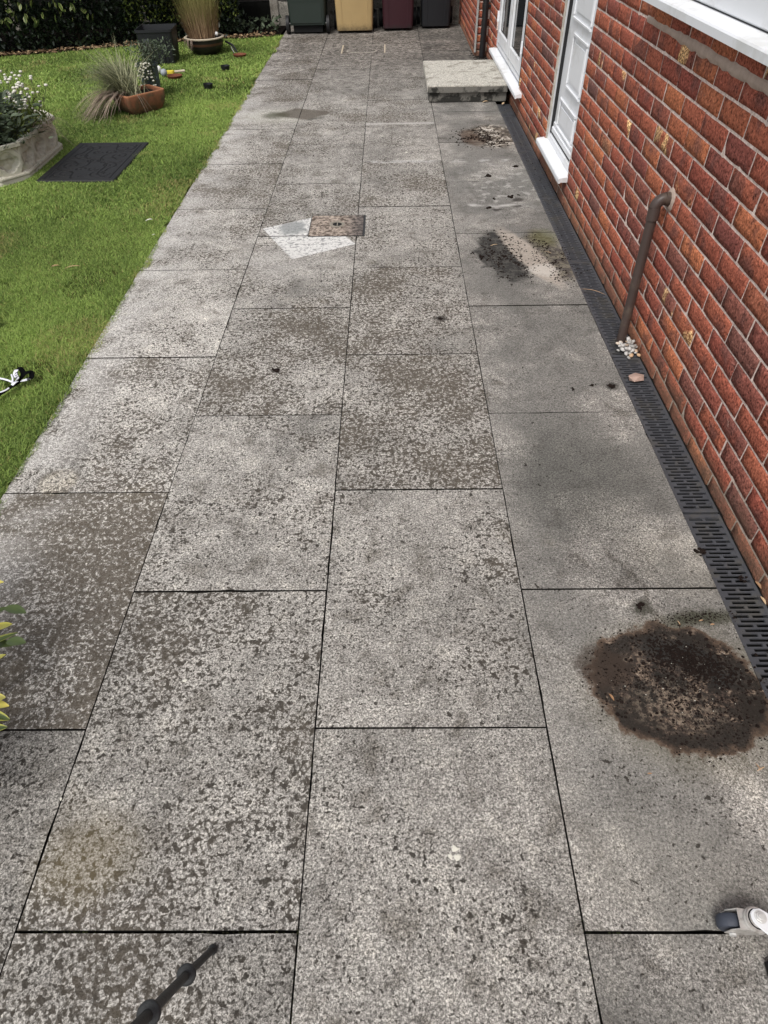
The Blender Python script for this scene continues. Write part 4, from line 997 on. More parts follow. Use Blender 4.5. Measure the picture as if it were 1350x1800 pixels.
leaf_cloud('leaves', P, N, .05, M['limeleaf'], fl, .25)
sg = empty('silvery_shrub', (-2.68, 5.12, .2)); tag(sg, 'grey-green leafy shrub at the near end of the stone planter', 'shrub')
P = np.stack([rng.normal(.04, .10, 1200), rng.normal(.0, .13, 1200), rng.uniform(-.0, .27, 1200)], 1); N = P*np.array([3, 3, .8])+rng.normal(size=P.shape)*.35; N[:, 2] = np.abs(N[:, 2])*.7
leaf_cloud('leaves', P, N, .062, M['sage'], sg, .34, droop=.05)
m = MB()
for k in range(14): m.tube([(random.uniform(-.07, .07), random.uniform(-.1, .1), -.03), (random.uniform(-.1, .1), random.uniform(-.12, .12), .25)], .003, 4)
m.build('stems', M['stem'], sg)
tr_ = empty('trailing_grass', (-2.46, 5.55, .21)); tag(tr_, 'thin yellowed grass trailing over the far side of the stone planter', 'plant')
n_ = 110; bs = np.stack([rng.uniform(-.05, .02, n_), rng.uniform(-.22, .12, n_), rng.uniform(-.01, .01, n_)], 1); dd = np.stack([rng.uniform(.2, .9, n_), rng.uniform(-.2, .8, n_), rng.uniform(.3, 1.2, n_)], 1)
def blades_local(*a, **k): return blades(*a, **k)
# (blade heights are clamped at the ground, so build in world height by shifting the origin)
bs[:, 2] += .21; tr_.location.z = 0
blades('blades', bs, dd, rng.uniform(.12, .26, n_), .003, M['sedge_dead'], tr_, grav=rng.uniform(1.5, 2.6, n_))

# ================================================================== DOORMAT
mat_c = [(-2.333, 4.941), (-1.759, 4.916), (-1.804, 5.844), (-2.409, 5.799)]
mt_ = empty('doormat', (-2.07, 5.38, .004), R(-1.2)); tag(mt_, 'black rubber doormat with scroll relief lying on the grass', 'doormat')
LX, LY = .575, .90
cur = []
def spiral(cx, cy, r0, a0, turns, sgn):
    for k in range(70):
        s = k/69; a = a0+sgn*turns*2*math.pi*s; rr = r0*(1-.82*s); cur.append((cx+rr*math.cos(a), cy+rr*math.sin(a)))
def wave(x0, y0, x1, y1, amp, ph):
    for k in range(60):
        s = k/59; nx_, ny_ = -(y1-y0), (x1-x0); L = math.hypot(nx_, ny_); o_ = amp*math.sin(2*math.pi*s*1.0+ph); cur.append((x0+(x1-x0)*s+nx_/L*o_, y0+(y1-y0)*s+ny_/L*o_))
for sx in (-1, 1):
    for sy in (-1, 1):
        spiral(sx*.13, sy*.30, .085, 0 if sx > 0 else math.pi, 1.4, sx*sy); spiral(sx*.14, sy*.11, .07, math.pi/2*sy, 1.3, -sx*sy); spiral(sx*.05, sy*.20, .045, 0, 1.1, sx*sy)
        wave(sx*.21, sy*.38, sx*.03, sy*.02, .045, 0); wave(sx*.02, sy*.38, sx*.20, sy*.18, .03, 1.5); wave(sx*.22, sy*.02, sx*.06, sy*.06, .02, 0)
spiral(0, 0, .06, 0, 1.2, 1); spiral(0, 0, .06, math.pi, 1.2, 1)
cur = np.array(cur)
def mat_fn(U, V):
    X = (U-.5)*LX; Y = (V-.5)*LY; D = np.full(X.shape, 9.)
    for k in range(0, len(cur), 40):
        c2 = cur[k:k+40]; D = np.minimum(D, np.min(np.hypot(X[..., None]-c2[:, 0], Y[..., None]-c2[:, 1]), -1))
    ex = LX/2-np.abs(X); ey = LY/2-np.abs(Y); e = np.minimum(ex, ey)
    h = .010-.006*np.clip((.0062-D)/.0018, 0, 1); h = np.where(e < .052, .010, h)
    h = np.where((e < .050) & (e > .043), .004, h); h = np.where(e < .035, .011, h); h = np.where(e < .003, .0, h)
    return h
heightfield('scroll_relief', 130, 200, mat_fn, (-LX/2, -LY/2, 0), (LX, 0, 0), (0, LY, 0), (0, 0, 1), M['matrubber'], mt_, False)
MB().box(-LX/2+.001, LX/2-.001, -LY/2+.001, LY/2-.001, -.012, .002).build('base', M['rubber'], mt_)

# ================================================================== TERRACOTTA TROUGH + SEDGE
tp = empty('terracotta_trough', (-2.115, 6.875, 0), R(48)); tag(tp, 'weathered square terracotta trough with rounded sides holding the fountain grass', 'plant pot')
def sqring(w, d, z, r_, n=5):
    out = []
    for cx, cy, a0 in ((w/2-r_, d/2-r_, 0), (-w/2+r_, d/2-r_, 90), (-w/2+r_, -d/2+r_, 180), (w/2-r_, -d/2+r_, 270)):
        for q in range(n): a = R(a0+q*90/(n-1)); out.append((cx+r_*math.cos(a), cy+r_*math.sin(a), z))
    return out
m = MB(); V = []; prof = [(.27, .20, .0), (.33, .235, .02), (.375, .26, .06), (.40, .275, .11), (.405, .28, .150), (.402, .277, .158), (.378, .253, .158), (.372, .247, .12)]
for w_, d_, z in prof: V += sqring(w_, d_, z, .022)
F = [(i*20+k, i*20+(k+1) % 20, (i+1)*20+(k+1) % 20, (i+1)*20+k) for i in range(len(prof)-1) for k in range(20)]
m.add(V, F); m.build('body', M['terracotta'], tp, smooth='auto')
MB().prism([(p[0], p[1]) for p in sqring(.374, .249, 0, .02)], .09, .128).build('soil', M['soil'], tp)
sdg = empty('fountain_grass', (-2.20, 6.84, 0)); tag(sdg, 'arching green and straw grass with withered brown skirt in terracotta trough', 'ornamental grass')
n_ = 760; a = rng.normal(math.pi*.86, .80, n_); bs = np.stack([rng.normal(0, .05, n_), rng.normal(0, .05, n_), np.full(n_, .13)], 1)
dd = np.stack([np.cos(a)*.75, np.sin(a)*.75, rng.uniform(.5, 1.7, n_)], 1)
blades('blades', bs, dd, rng.uniform(.26, .60, n_), .0062, M['sedge'], sdg, grav=rng.uniform(.3, 1.5, n_), lr=rng.random(n_)**1.4)
n_ = 300; a = rng.normal(math.pi*1.16, .38, n_); bs = np.stack([rng.normal(-.03, .04, n_), rng.normal(-.02, .04, n_), np.full(n_, .14)], 1)
dd = np.stack([np.cos(a), np.sin(a), rng.uniform(.3, .9, n_)], 1)
blades('withered_blades', bs, dd, rng.uniform(.24, .44, n_), .0064, M['sedge_dead'], sdg, grav=rng.uniform(1.4, 2.2, n_))
bs = np.array([[.06, -.04, .15], [.065, -.045, .15], [.07, -.03, .15]]); dd = np.array([[.5, -.5, .5], [.45, -.6, .45], [.7, -.5, .4]])
blades('loose_blades', bs, dd, np.array([.22, .24, .2]), .004, M['sedge_dead'], sdg, grav=np.array([2.6, 2.6, 2.6]), lr=np.array([.3, .5, .2]))

# ---- blue grey pot with white flowers and shrub behind it
bp = empty('blue_grey_pot', (-2.145, 7.42, 0)); tag(bp, 'tall blue-grey pot half hidden behind the terracotta trough', 'plant pot')
MB().lathe([(.0001, 0), (.075, 0), (.085, .1), (.095, .24), (.104, .25), (.104, .27), (.092, .27), (.088, .23), (.0001, .23)], 28).build('body', M['bluegrey'], bp, smooth='auto')
sh = empty('pot_shrub', (-2.15, 7.42, .24)); tag(sh, 'small-leaved green shrub growing from the blue-grey pot', 'shrub')
P = np.stack([rng.normal(.03, .07, 800), rng.normal(0, .07, 800), rng.uniform(0, .20, 800)], 1); P[:500, 0] += P[:500, 2]*.55; P[500:, 0] -= P[500:, 2]*.35; N = rng.normal(size=P.shape); N[:, 2] = np.abs(N[:, 2])
leaf_cloud('leaves', P, N, .030, M['sage'], sh, .38)
m = MB()
for k in range(16): s_x = random.uniform(-.07, .12); m.tube([(random.uniform(-.03, .03), random.uniform(-.03, .03), -.04), (s_x*.6, 0, .09), (s_x, random.uniform(-.04, .04), .19)], .0025, 4)
m.build('stems', M['stem'], sh)
wf = empty('daisy_clump', (-2.13, 7.32, 0)); tag(wf, 'pale small flowers spilling down the front of blue-grey pot', 'plant')
mp = MB(); ms_ = MB()
for k in range(55):
    x, z = random.uniform(-.075, .075), random.uniform(.08, .30); y = -.03-random.uniform(0, .05)
    ms_.tube([(x*.6, .05, .24), (x, y+.01, min(z+.05, .3)), (x, y, z)], .0014, 4, cap=False); mp.blob((x, y-.004, z), .011, (1, 1, .7), .15)
ms_.build('stems', M['greenstem'], wf); mp.build('flower_heads', M['petal'], wf, smooth=True)['kind'] = 'stuff'
P = np.stack([rng.uniform(-.09, .09, 160), rng.uniform(-.06, .03, 160), rng.uniform(.1, .3, 160)], 1); N = rng.normal(size=P.shape)
leaf_cloud('leaves', P, N, .025, M['sage'], wf, .4)

# ================================================================== BLACK TUB
tb = empty('black_tub', (-2.44, 8.98, 0), R(4)); tag(tb, 'empty black plastic square tub with a faded strip, standing by the hedge', 'tub')
m = MB(); V = []
prof = [(.30, .28, .0), (.345, .33, .012), (.40, .38, .305), (.415, .395, .308), (.415, .395, .332), (.395, .375, .332), (.34, .32, .03), (.30, .28, .03)]
for w_, d_, z in prof: V += sqring(w_, d_, z, .03)
m.add(V, [(i*20+k, i*20+(k+1) % 20, (i+1)*20+(k+1) % 20, (i+1)*20+k) for i in range(len(prof)-1) for k in range(20)]+[tuple(range(7*20, 8*20))]); m.build('body', M['tub'], tb, smooth='auto')
q = MB(); q.add([(-.125, -.1765, .05), (-.065, -.1765, .05), (-.062, -.1925, .25), (-.135, -.1925, .25), (-.125, -.15, .05), (-.065, -.15, .05), (-.062, -.17, .25), (-.135, -.17, .25)], [(0, 1, 2, 3), (0, 4, 5, 1), (3, 2, 6, 7), (0, 3, 7, 4), (1, 5, 6, 2)]); q.build('faded_strip', M['tub_light'], tb)
for xx in (.06, .10):
    q = MB(); q.add([(xx-.008, -.176, .02), (xx+.008, -.176, .02), (xx+.010, -.194, .25), (xx-.006, -.194, .25), (xx-.012, -.16, .02), (xx+.012, -.16, .02), (xx+.014, -.17, .25), (xx-.01, -.17, .25)], [(0, 1, 2, 3), (3, 2, 6, 7), (0, 3, 7, 4), (1, 5, 6, 2)]); q.build('rib', M['tub'], tb)

# ================================================================== GLAZED BOWL + REEDS
bw = empty('glazed_bowl', (-2.015, 9.43, 0)); tag(bw, 'dark brown glazed bowl planter with cream rim holding dry reeds', 'plant pot')
MB().lathe([(.0001, 0), (.135, 0), (.150, .01), (.205, .07), (.222, .12), (.226, .155), (.206, .158), (.19, .10), (.0001, .10)], 40).build('body', M['bowl'], bw, smooth='auto')
MB().lathe([(.222, .156), (.238, .160), (.240, .170), (.226, .176), (.208, .172), (.207, .159)], 40).build('rim', M['cream'], bw, smooth='auto')
MB().lathe([(.20, .13), (.0001, .14)], 24).build('soil', M['soil'], bw)
rd = empty('dry_reeds', (-2.02, 9.43, 0)); tag(rd, 'dense clump of dry buff reed stems turning green at the top', 'ornamental grass')
n_ = 1500; r_ = .17*np.sqrt(rng.random(n_)); a = rng.uniform(0, 2*np.pi, n_); bs = np.stack([r_*np.cos(a), r_*np.sin(a), np.full(n_, .13)], 1)
dd = np.stack([bs[:, 0]*1.3+rng.normal(-.05, .10, n_), bs[:, 1]*.8+rng.normal(0, .1, n_), np.full(n_, 1.)], 1)
blades('stems', bs, dd, rng.uniform(.25, .62, n_), .0050, M['reed'], rd, grav=rng.uniform(0, .12, n_))['kind'] = 'stuff'
bs = np.stack([rng.uniform(-.19, -.08, 14), np.full(14, -.20), np.full(14, .172)], 1); dd = np.stack([rng.normal(0, .1, 14), np.full(14, -1.), np.full(14, .2)], 1)
blades('loose_stems', bs, dd, rng.uniform(.05, .12, 14), .004, M['sedge_dead'], rd, grav=np.full(14, 3.))
gb = empty('solar_light', (-1.845, 9.36, .165)); tag(gb, 'small white ball light on the cream rim of the bowl', 'garden light')
m = MB(); m.lathe([(.0001, .0), (.017, .004), (.021, .02), (.016, .034), (.0001, .040)], 16, c=(0, 0, .02)); m.build('globe', M['white'], gb, smooth=True)
MB().lathe([(.024, -.01), (.024, .02), (.0001, .02)], 14).build('collar', M['tub'], gb, smooth='auto')
fk = empty('hand_tool', (-1.70, 9.52, 0)); tag(fk, 'black and grey hand tool leaning against right side of the bowl', 'garden tool')
m = MB(); m.tube([(-.09, .02, .10), (.0, -.03, .07), (.06, -.10, .006)], [.012, .014, .009], 8); m.build('handle', M['tub'], fk, smooth='auto')
m = MB(); m.tube([(-.02, -.04, .055), (.03, -.13, .004)], .005, 6); m.build('rod', M['steel'], fk)

# ---- saucers and little pots on the grass
def saucer(u, v, r_, h, mat, name, label, cat):
    x, y, _ = gp(u, v); o = empty(name, (x, y, .012)); tag(o, label, cat)
    MB().lathe([(.0001, 0), (r_*.82, 0), (r_, h), (r_*.94, h), (r_*.78, .006), (.0001, .006)], 28).build('dish', mat, o, smooth='auto')
    return o
saucer(422, 101, .080, .022, M['saucer'], 'plant_saucer', 'terracotta saucer on the grass right of the reed bowl', 'saucer')
saucer(308, 139, .082, .024, M['saucer'], 'plant_saucer', 'terracotta saucer on the grass beside the yellow scoop', 'saucer')
saucer(397, 124, .052, .036, M['tub'], 'small_black_pot', 'small shallow black pot on grass, the farther of the two', 'plant pot')
saucer(367, 157, .050, .038, M['tub'], 'small_black_pot', 'small shallow black pot on grass, the nearer of the two', 'plant pot')
for (u, v, mt, lab) in ((280, 131, 'white', 'white plastic ball on the grass behind the terracotta trough'), (290, 137, 'greyb', 'grey plastic ball on the grass touching the white one')):
    x, y, _ = gp(u, v); m = MB(); r_ = .035
    m.lathe([(r_*math.sin(a)+.0001, r_*(1-math.cos(a))) for a in np.linspace(0, math.pi, 9)], 16); o = m.build('plastic_ball', M[mt], None, smooth=True, loc=(x, y, .014)); tag(o, lab, 'ball')
x, y, _ = gp(305, 133); yt = empty('yellow_scoop', (x, y, .02), R(10)); tag(yt, 'yellow plastic scoop with white handle behind a terracotta saucer', 'garden tool')
MB().prism([(-.07, -.02), (.0, -.03), (.02, 0), (.0, .03), (-.07, .02)], 0, .028).build('scoop', M['yellow'], yt, bevel=.004)
MB().tube([(.02, 0, .015), (.13, .01, .018)], .012, 8).build('handle', M['cream'], yt, smooth='auto')

# ================================================================== STRAP + BLACK TIP ON THE LAWN
sp_ = empty('fabric_strap', (-1.44, 2.36, .028)); tag(sp_, 'black and white lettered fabric strap lying coiled on the grass', 'strap')
def ribbon(name, pts, wdt, mat, flat=True, parent=sp_, tw=None):
    P = [Vector(p) for p in pts]; V = []
    for i, p in enumerate(P):
        t_ = (P[min(i+1, len(P)-1)]-P[max(i-1, 0)]).normalized(); sd_ = t_.cross(Vector((0, 0, 1))).normalized()
        if tw: sd_ = (sd_*math.cos(tw[i])+Vector((0, 0, 1))*math.sin(tw[i])).normalized()
        nn = sd_.cross(t_).normalized()*.0009
        V += [p-sd_*wdt/2-nn, p+sd_*wdt/2-nn, p+sd_*wdt/2+nn, p-sd_*wdt/2+nn]
    F = [(i*4+k, i*4+(k+1) % 4, (i+1)*4+(k+1) % 4, (i+1)*4+k) for i in range(len(P)-1) for k in range(4)]+[(0, 3, 2, 1), tuple(len(V)-4+k for k in range(4))]
    m = MB(); m.add(V, F); return m.build(name, mat, parent)
def off_(u, v, z=0): g_ = gp(u, v, z+.028); return (g_[0]+1.44, g_[1]-2.36, z)
def path(pts, n=24):
    pts = [np.array(p) for p in pts]; out = []
    for i in range(len(pts)-1):
        p0, p1, p2, p3 = pts[max(i-1, 0)], pts[i], pts[i+1], pts[min(i+2, len(pts)-1)]
        for k in range(8):
            s = k/8; out.append(.5*((2*p1)+(-p0+p2)*s+(2*p0-5*p1+4*p2-p3)*s*s+(-p0+3*p1-3*p2+p3)*s**3))
    out.append(pts[-1]); return out
ribbon('white_band', path([off_(29, 650, .028), off_(26.5, 657, .030), off_(30, 664, .022), off_(29.5, 668, .01)]), .017, M['ribbon'])
ribbon('black_loop', path([off_(30, 648, .026), off_(36, 648, .028), off_(41, 656, .018), off_(37, 664, .008), off_(30, 668, .004)]), .022, M['webbing'])
ribbon('black_loop', path([off_(38, 663, .010), off_(45, 656, .020), off_(54, 654, .020), off_(56, 660, .010), off_(54, 666, .004)]), .022, M['webbing'])
ribbon('striped_band', path([off_(38, 669, .004), off_(44, 668, .010), off_(52, 665.5, .008)]), .017, M['ribbon'])
for q, uu in enumerate((47.5, 49.5, 51.5)): ribbon('stripe', [off_(uu-1, 662.6, .0125), off_(uu+1.3, 669.5, .0125)], .0022, M['webbing'])
ribbon('white_band', path([off_(21, 677, .010), off_(25, 673, .014), off_(29, 670.5, .008)]), .017, M['ribbon'])
ribbon('black_loop', path([off_(38, 668, .001), off_(28, 675, .001), off_(18, 681, .002), off_(8, 688, .003), off_(-8, 697, .004), off_(-30, 702, .004)]), .020, M['webbing'])
ribbon('black_loop', path([off_(22, 672, .003), off_(10, 668, .004), off_(-6, 664, .004)]), .012, M['webbing'])
MB().tube(path([off_(22, 672, .012), off_(12, 668, .010), off_(0, 665, .010), off_(-12, 661, .008)]), .0042, 8).build('white_cord', M['ribbon'], sp_, smooth=True)
MB().tube(path([off_(22, 672, .012), off_(22.5, 665, .018), off_(20.5, 659, .012)]), .0042, 8).build('white_cord', M['ribbon'], sp_, smooth=True)
MB().tube(path([off_(16, 682, .008), off_(10, 686, .006), off_(0, 690, .004)]), .0035, 8).build('white_cord', M['ribbon'], sp_, smooth=True)
# letters printed down the white band
for ch, (u, v), z in (('X', (28.2, 655.5), .0318), ('T', (28.8, 659.3), .0305), ('L', (30.3, 662.8), .0262)):
    cu = bpy.data.curves.new('lettering', 'FONT'); cu.body = ch; cu.size = .024; cu.offset = .0006; cu.align_x = 'CENTER'; cu.align_y = 'CENTER'
    tmp = bpy.data.objects.new('tmp', cu); me = bpy.data.meshes.new_from_object(tmp); bpy.data.objects.remove(tmp); me.name = 'lettering'
    me.materials.clear(); me.materials.append(M['webbing']); p_ = off_(u, v, z)
    link('lettering', me, sp_, p_, (R(12), 0, R(-65)))
x, y, _ = gp(-14, 578); bt = empty('tool_grip', (x, y, .02), R(20)); tag(bt, 'rounded black plastic handle end on the grass at the left edge', 'handle')
m = MB(); m.tube([(-.3, -.06, .03), (-.12, -.02, .03), (-.02, 0, .028), (.035, .005, .024), (.052, .006, .022)], [.022, .026, .030, .024, .008], 14); m.build('grip', M['tub'], bt, smooth=True)
m = MB(); m.tube([(-.14, -.024, .03), (-.125, -.021, .03)], .029, 14); m.build('collar', M['rubber'], bt, smooth='auto')

# ================================================================== CASTER at the right edge
cs = empty('swivel_caster', (.905, .318, 0), R(-8)); tag(cs, 'steel swivel caster with blue-grey rubber wheel under a silver bracket', 'caster')
q = MB(); V = []; pr = [(.0245, -.0125), (.0278, -.0085), (.0285, 0), (.0278, .0085), (.0245, .0125)]
for rr, yy in pr:
    for k in range(28): a = 2*math.pi*k/28; V.append((rr*math.cos(a), yy, .0285+rr*math.sin(a)))
q.add(V, [(i*28+k, (i+1)*28+k, (i+1)*28+(k+1) % 28, i*28+(k+1) % 28) for i in range(4) for k in range(28)]+[tuple(range(28)), tuple(4*28+k for k in range(28))[::-1]])
wh = q.build('wheel', M['wheelrub'], cs, smooth='auto')
q = MB(); q.tube([(0, -.021, .0285), (0, .021, .0285)], .0045, 10); q.tube([(0, -.0235, .0285), (0, -.0195, .0285)], .0075, 6); q.tube([(0, .0195, .0285), (0, .0235, .0285)], .0075, 6); q.build('axle_bolt', M['zinc'], wh)
q = MB()
for sy in (-1, 1):
    y_ = sy*.0178; pts = [(-.014, .020), (.004, .016), (.050, .046), (.050, .066), (.001, .066), (-.010, .050)]
    vs = [(x_, y_-.001, z_) for x_, z_ in pts]+[(x_, y_+.001, z_) for x_, z_ in pts]; n_ = 6
    q.add(vs, [tuple(range(6)), tuple(range(6, 12))[::-1]]+[(i, 6+i, 6+(i+1) % 6, (i+1) % 6) for i in range(6)])
q.box(.001, .052, -.0188, .0188, .0662, .0684)
q.build('fork', M['steel'], cs, bevel=.0006)
q = MB(); q.lathe([(.012, .0686), (.0235, .0690), (.0250, .0720), (.0235, .0750), (.0165, .0755), (.0165, .0785), (.0215, .0795), (.0215, .0815), (.012, .0820)], 32, c=(.034, 0, 0)); q.build('swivel_bearing', M['steel'], cs, smooth='auto')
q = MB(); q.lathe([(.0192, .0819), (.0192, .08215), (.0166, .08215), (.0166, .0819)], 32, c=(.034, 0, 0)); q.build('bearing_groove', M['black'], cs)
q = MB(); q.lathe([(.0168, .0756), (.0172, .0775), (.0168, .0784)], 32, c=(.034, 0, 0)); q.build('bearing_gap', M['black'], cs)
cb = MB(); pts = [(.020, .010), (.028, .017), (.040, .019), (.052, .014), (.15, -.045), (.21, -.09), (.19, -.13), (.12, -.085), (.026, -.012), (.020, -.004)]
cb.prism(pts, .0822, .0862)
cb.build('bracket', M['painted'], cs, bevel=.0015)
q = MB(); q.lathe([(.0001, .0925), (.0052, .0925), (.0052, .0864)], 16, c=(.037, .003, 0)); q.build('bolt', M['zinc'], cs, smooth='auto')
q = MB(); q.tube([(.037, .003, .0864), (.037, .003, .0900)], .0095, 6); q.build('nut', M['zinc'], cs)
q = MB(); q.tube([(.037, .003, .0862), (.037, .003, .0872)], .0120, 20); q.build('washer', M['zinc'], cs)
# its black rubber-covered carriage edge, just inside the frame
lg = MB(); lg.tube([(.075, -.055, .01), (.085, -.14, .012), (.10, -.22, .015)], [.016, .019, .020], 12); lg.build('black_foot', M['rubber'], cs, smooth=True)

# ================================================================== BLACK COLLARED ROD, near left
d0 = Vector(gp(375, 1667)); d1 = Vector((-.2225, .1666, .41*.0+.0))
rod = empty('collared_rod', d0); tag(rod, 'dark ringed metal rod rising from the slab at the bottom left', 'rod')
def camp(u, v, z): return Vector(CAM+z*(fw+rt*(u-675)/F_PX+dn*(v-900)/F_PX))
A_ = camp(375, 1668, 1.325); B_ = camp(328, 1713, 1.17); C_ = camp(262, 1782, .97); dirr = (C_-A_).normalized(); Lr = (C_-A_).length
E_ = A_+dirr*(Lr*2.3)
q = MB(); q.tube([A_-d0, B_-d0], [.0072, .0078], 12); q.tube([B_-d0, C_-d0], [.0082, .0088], 12); q.tube([C_-d0, E_-d0], [.0092, .011], 12); q.build('shaft', M['iron'], rod, smooth='auto')
def collar(P, r_):
    q = MB(); q.tube([P-dirr*.010, P-dirr*.0065, P-dirr*.006, P-dirr*.003, P-dirr*.0022, P-dirr*.001, P-dirr*.0002, P+dirr*.0030, P+dirr*.0038, P+dirr*.010], [r_*.50, r_*.62, r_*.92, r_*.95, r_*.80, r_*.80, r_, r_, r_*.78, r_*.48], 22); return q
collar(B_-d0, .0180).build('collar', M['iron'], rod, smooth=True); collar(C_-d0, .0185).build('collar', M['iron'], rod, smooth=True); collar(A_+dirr*.72-d0, .02).build('collar', M['iron'], rod, smooth=True)
q = MB(); q.tube([A_-d0-dirr*.004, A_-d0+dirr*.002, A_-d0+dirr*.010, A_-d0+dirr*.013], [.0070, .0098, .0098, .0072], 14); q.build('tip', M['iron'], rod, smooth=True)

# ================================================================== VARIEGATED SHRUB at the left edge
vs_ = empty('variegated_shrub', (-1.05, .93, 0)); tag(vs_, 'evergreen shrub with yellow-edged leaves reaching in at the left edge', 'shrub')
leaves = []
def big_leaf(P, tip, wd_, roll, lr_):
    P = np.array(P); tip = np.array(tip); N = tip-P; L = np.linalg.norm(N); N /= L
    S = np.cross(N, [0, 0, 1]); S /= np.linalg.norm(S); U = np.cross(S, N); S = S*math.cos(roll)+U*math.sin(roll); U = np.cross(S, N)
    V = []; lu = []
    for k in range(9):
        s = k/8; w_ = wd_*.5*math.sin(math.pi*min(s*.92+.06, 1))**.75; p = P+N*L*s-np.array([0, 0, 1])*L*.10*s*s
        for q in (-1, -.55, 0, .55, 1): V.append(p+S*w_*q+U*abs(q)*w_*.35); lu.append(abs(q))
    leaves.append((V, lu, lr_))
shown = [((18, 1062), (-60, 1100), .10, .2), ((20, 1095), (-20, 1110), .9, .1), ((44, 1075), (10, 1068), .05, 0), ((28, 1108), (-50, 1150), .2, .2), ((22, 1130), (-40, 1128), .05, -.3), ((44, 1128), (12, 1128), .02, 0),
         ((4, 1020), (-50, 1030), .95, 0), ((8, 1148), (-40, 1180), .9, .2), ((13, 1238), (-45, 1236), .95, 0), ((14, 1262), (-40, 1252), .5, 0), ((10, 1276), (-45, 1290), .85, .1), ((8, 1224), (-30, 1232), .9, 0)]
for (tu, tv), (bu, bv), lr_, rl in shown:
    z = random.uniform(.36, .44); big_leaf(gp(bu, bv, z-.01), gp(tu, tv, z), .024, rl, lr_)
for k in range(900):
    a = random.uniform(0, 6.28); r_ = .34*math.sqrt(random.random()); z = random.uniform(.05, .60)
    x = -1.12+r_*math.cos(a)*.95; y = .62+r_*1.25*math.sin(a)
    u_, v_, _ = px((x, y, z))
    if u_ > -22: continue
    d_ = np.array([math.cos(a)+random.uniform(-.5, .5), math.sin(a)+random.uniform(-.5, .5), random.uniform(-.1, .9)]); d_ /= np.linalg.norm(d_)
    tp_ = (x+d_[0]*.055, y+d_[1]*.055, z+d_[2]*.055)
    if px(tp_)[0] > -6: continue
    big_leaf((x, y, z), tp_, .024, random.uniform(-.6, .6), random.random())
Vv = np.array([v for l in leaves for v in l[0]]).reshape(-1, 3)-np.array([-1.05, .93, 0]); lu = np.array([q for l in leaves for q in l[1]]); lrr = np.repeat([l[2] for l in leaves], 45)
idx = [(r_*5+c, r_*5+c+1, (r_+1)*5+c+1, (r_+1)*5+c) for r_ in range(8) for c in range(4)]
Fv = (np.arange(len(leaves))[:, None, None]*45+np.array(idx)[None]).reshape(-1, 4)
t = NT('yellow_edged_leaf', .35, .45); r = t.attr('lr'); g_ = t.mix(t.noise(60, 2), (.030, .050, .012), (.060, .082, .018))
c = t.mix(t.math('MULTIPLY', t.ss(t.attr('lu'), .5, .8), t.ss(r, .1, .3)), g_, (.30, .30, .05)); c = t.mix(t.ss(r, .86, .94), c, t.mix(t.noise(30), (.36, .44, .08), (.60, .40, .10))); t.done(c)
o = link('leaves', np_mesh('leaves', Vv, Fv, t.m, {'lr': lrr, 'lu': lu}, smooth=True), vs_)
m = MB()
for k in range(16):
    a = random.uniform(0, 6.28); m.tube([(-.11+.03*math.cos(a), -.11+.03*math.sin(a), 0), (-.11+.12*math.cos(a), -.11+.15*math.sin(a), .3), (-.11+.2*math.cos(a), -.11+.28*math.sin(a), .52)], [.008, .006, .003], 6)
m.build('stems', M['stem'], vs_)

# ================================================================== PEBBLES, STONE, LEAVES, CRUMBS
peb = []
for k in range(3):
    m = MB(); m.blob((0, 0, 0), .0118, (1.2, .85, .55), .16)
    me = m.mesh('pebble', M['pebble'], True); peb.append(me)
random.seed(3); cnt = 0; placed = []
while cnt < 42:
    u = random.gauss(1106, 13); v = random.gauss(608, 10)
    if u < 1082 or u > 1126 or v < 588 or v > 633 or (u < 1098 and v > 618): continue
    x, y, _ = gp(u, v, 0)
    if x > 1.340 or x < 1.24 or math.hypot(x-1.286, y-2.663) < .026: continue
    lvl = sum(1 for p in placed if math.hypot(p[0]-x, p[1]-y) < .014)
    if lvl > 2: continue
    z = -.006+.011*lvl+.004; placed.append((x, y))
    o = link('pebble', random.choice(peb), None, (x, y, z), (random.uniform(-.4, .4), random.uniform(-.4, .4), random.uniform(0, 6.28)))
    s_ = random.uniform(.75, 1.2); o.scale = (s_, s_, s_)
    tag(o, 'small pale pebble heaped round the foot of the brown waste pipe', 'pebble', 'pebbles round the foot of the waste pipe'); cnt += 1
x, y, _ = gp(1118, 664)
m = MB(); m.blob((0, 0, .012), .036, (1.1, .8, .5), .18); o = m.build('flat_stone', simple('mottled_stone', (.40, .28, .23), .8, .2, .002, 90, .45, 45), None, smooth='auto', loc=(x, y, -.012)); tag(o, 'mottled pink-brown stone lying on the drain grating', 'stone')

def dryleaf(u, v, L, ang, label, name='dry_leaf', z=.004, cat='leaf', mat='dryleaf', wid=.3):
    x, y, _ = gp(u, v, z); m = MB(); V = []; n_ = 7
    for k in range(n_+1):
        s = k/n_; w_ = L*wid*math.sin(math.pi*s)**.8*.5; zz = .10*L*math.sin(math.pi*s)+.12*L*s*s
        V += [(L*(s-.5), -w_, zz+w_*.4), (L*(s-.5), 0, zz), (L*(s-.5), w_, zz+w_*.4)]
    m.add(V, [(i*3+k, (i+1)*3+k, (i+1)*3+k+1, i*3+k+1) for i in range(n_) for k in (0, 1)])
    o = m.build(name, M[mat], None, smooth=True, loc=(x, y, z), rot=(0, 0, ang)); tag(o, label, cat); return o
dryleaf(1333, 1030, .035, 1.9, 'upper curled tan leaf lying at the wall edge of drain', z=-.006)
dryleaf(1341, 1056, .030, 1.8, 'lower cream curled leaf lying at the wall edge of drain', z=-.006)
dryleaf(1075, 1226, .022, 2.0, 'pale curled leaf shred on left rim of round soil stain')
dryleaf(1142, 1360, .012, .0, 'tiny tan fleck of leaf below the round soil stain')
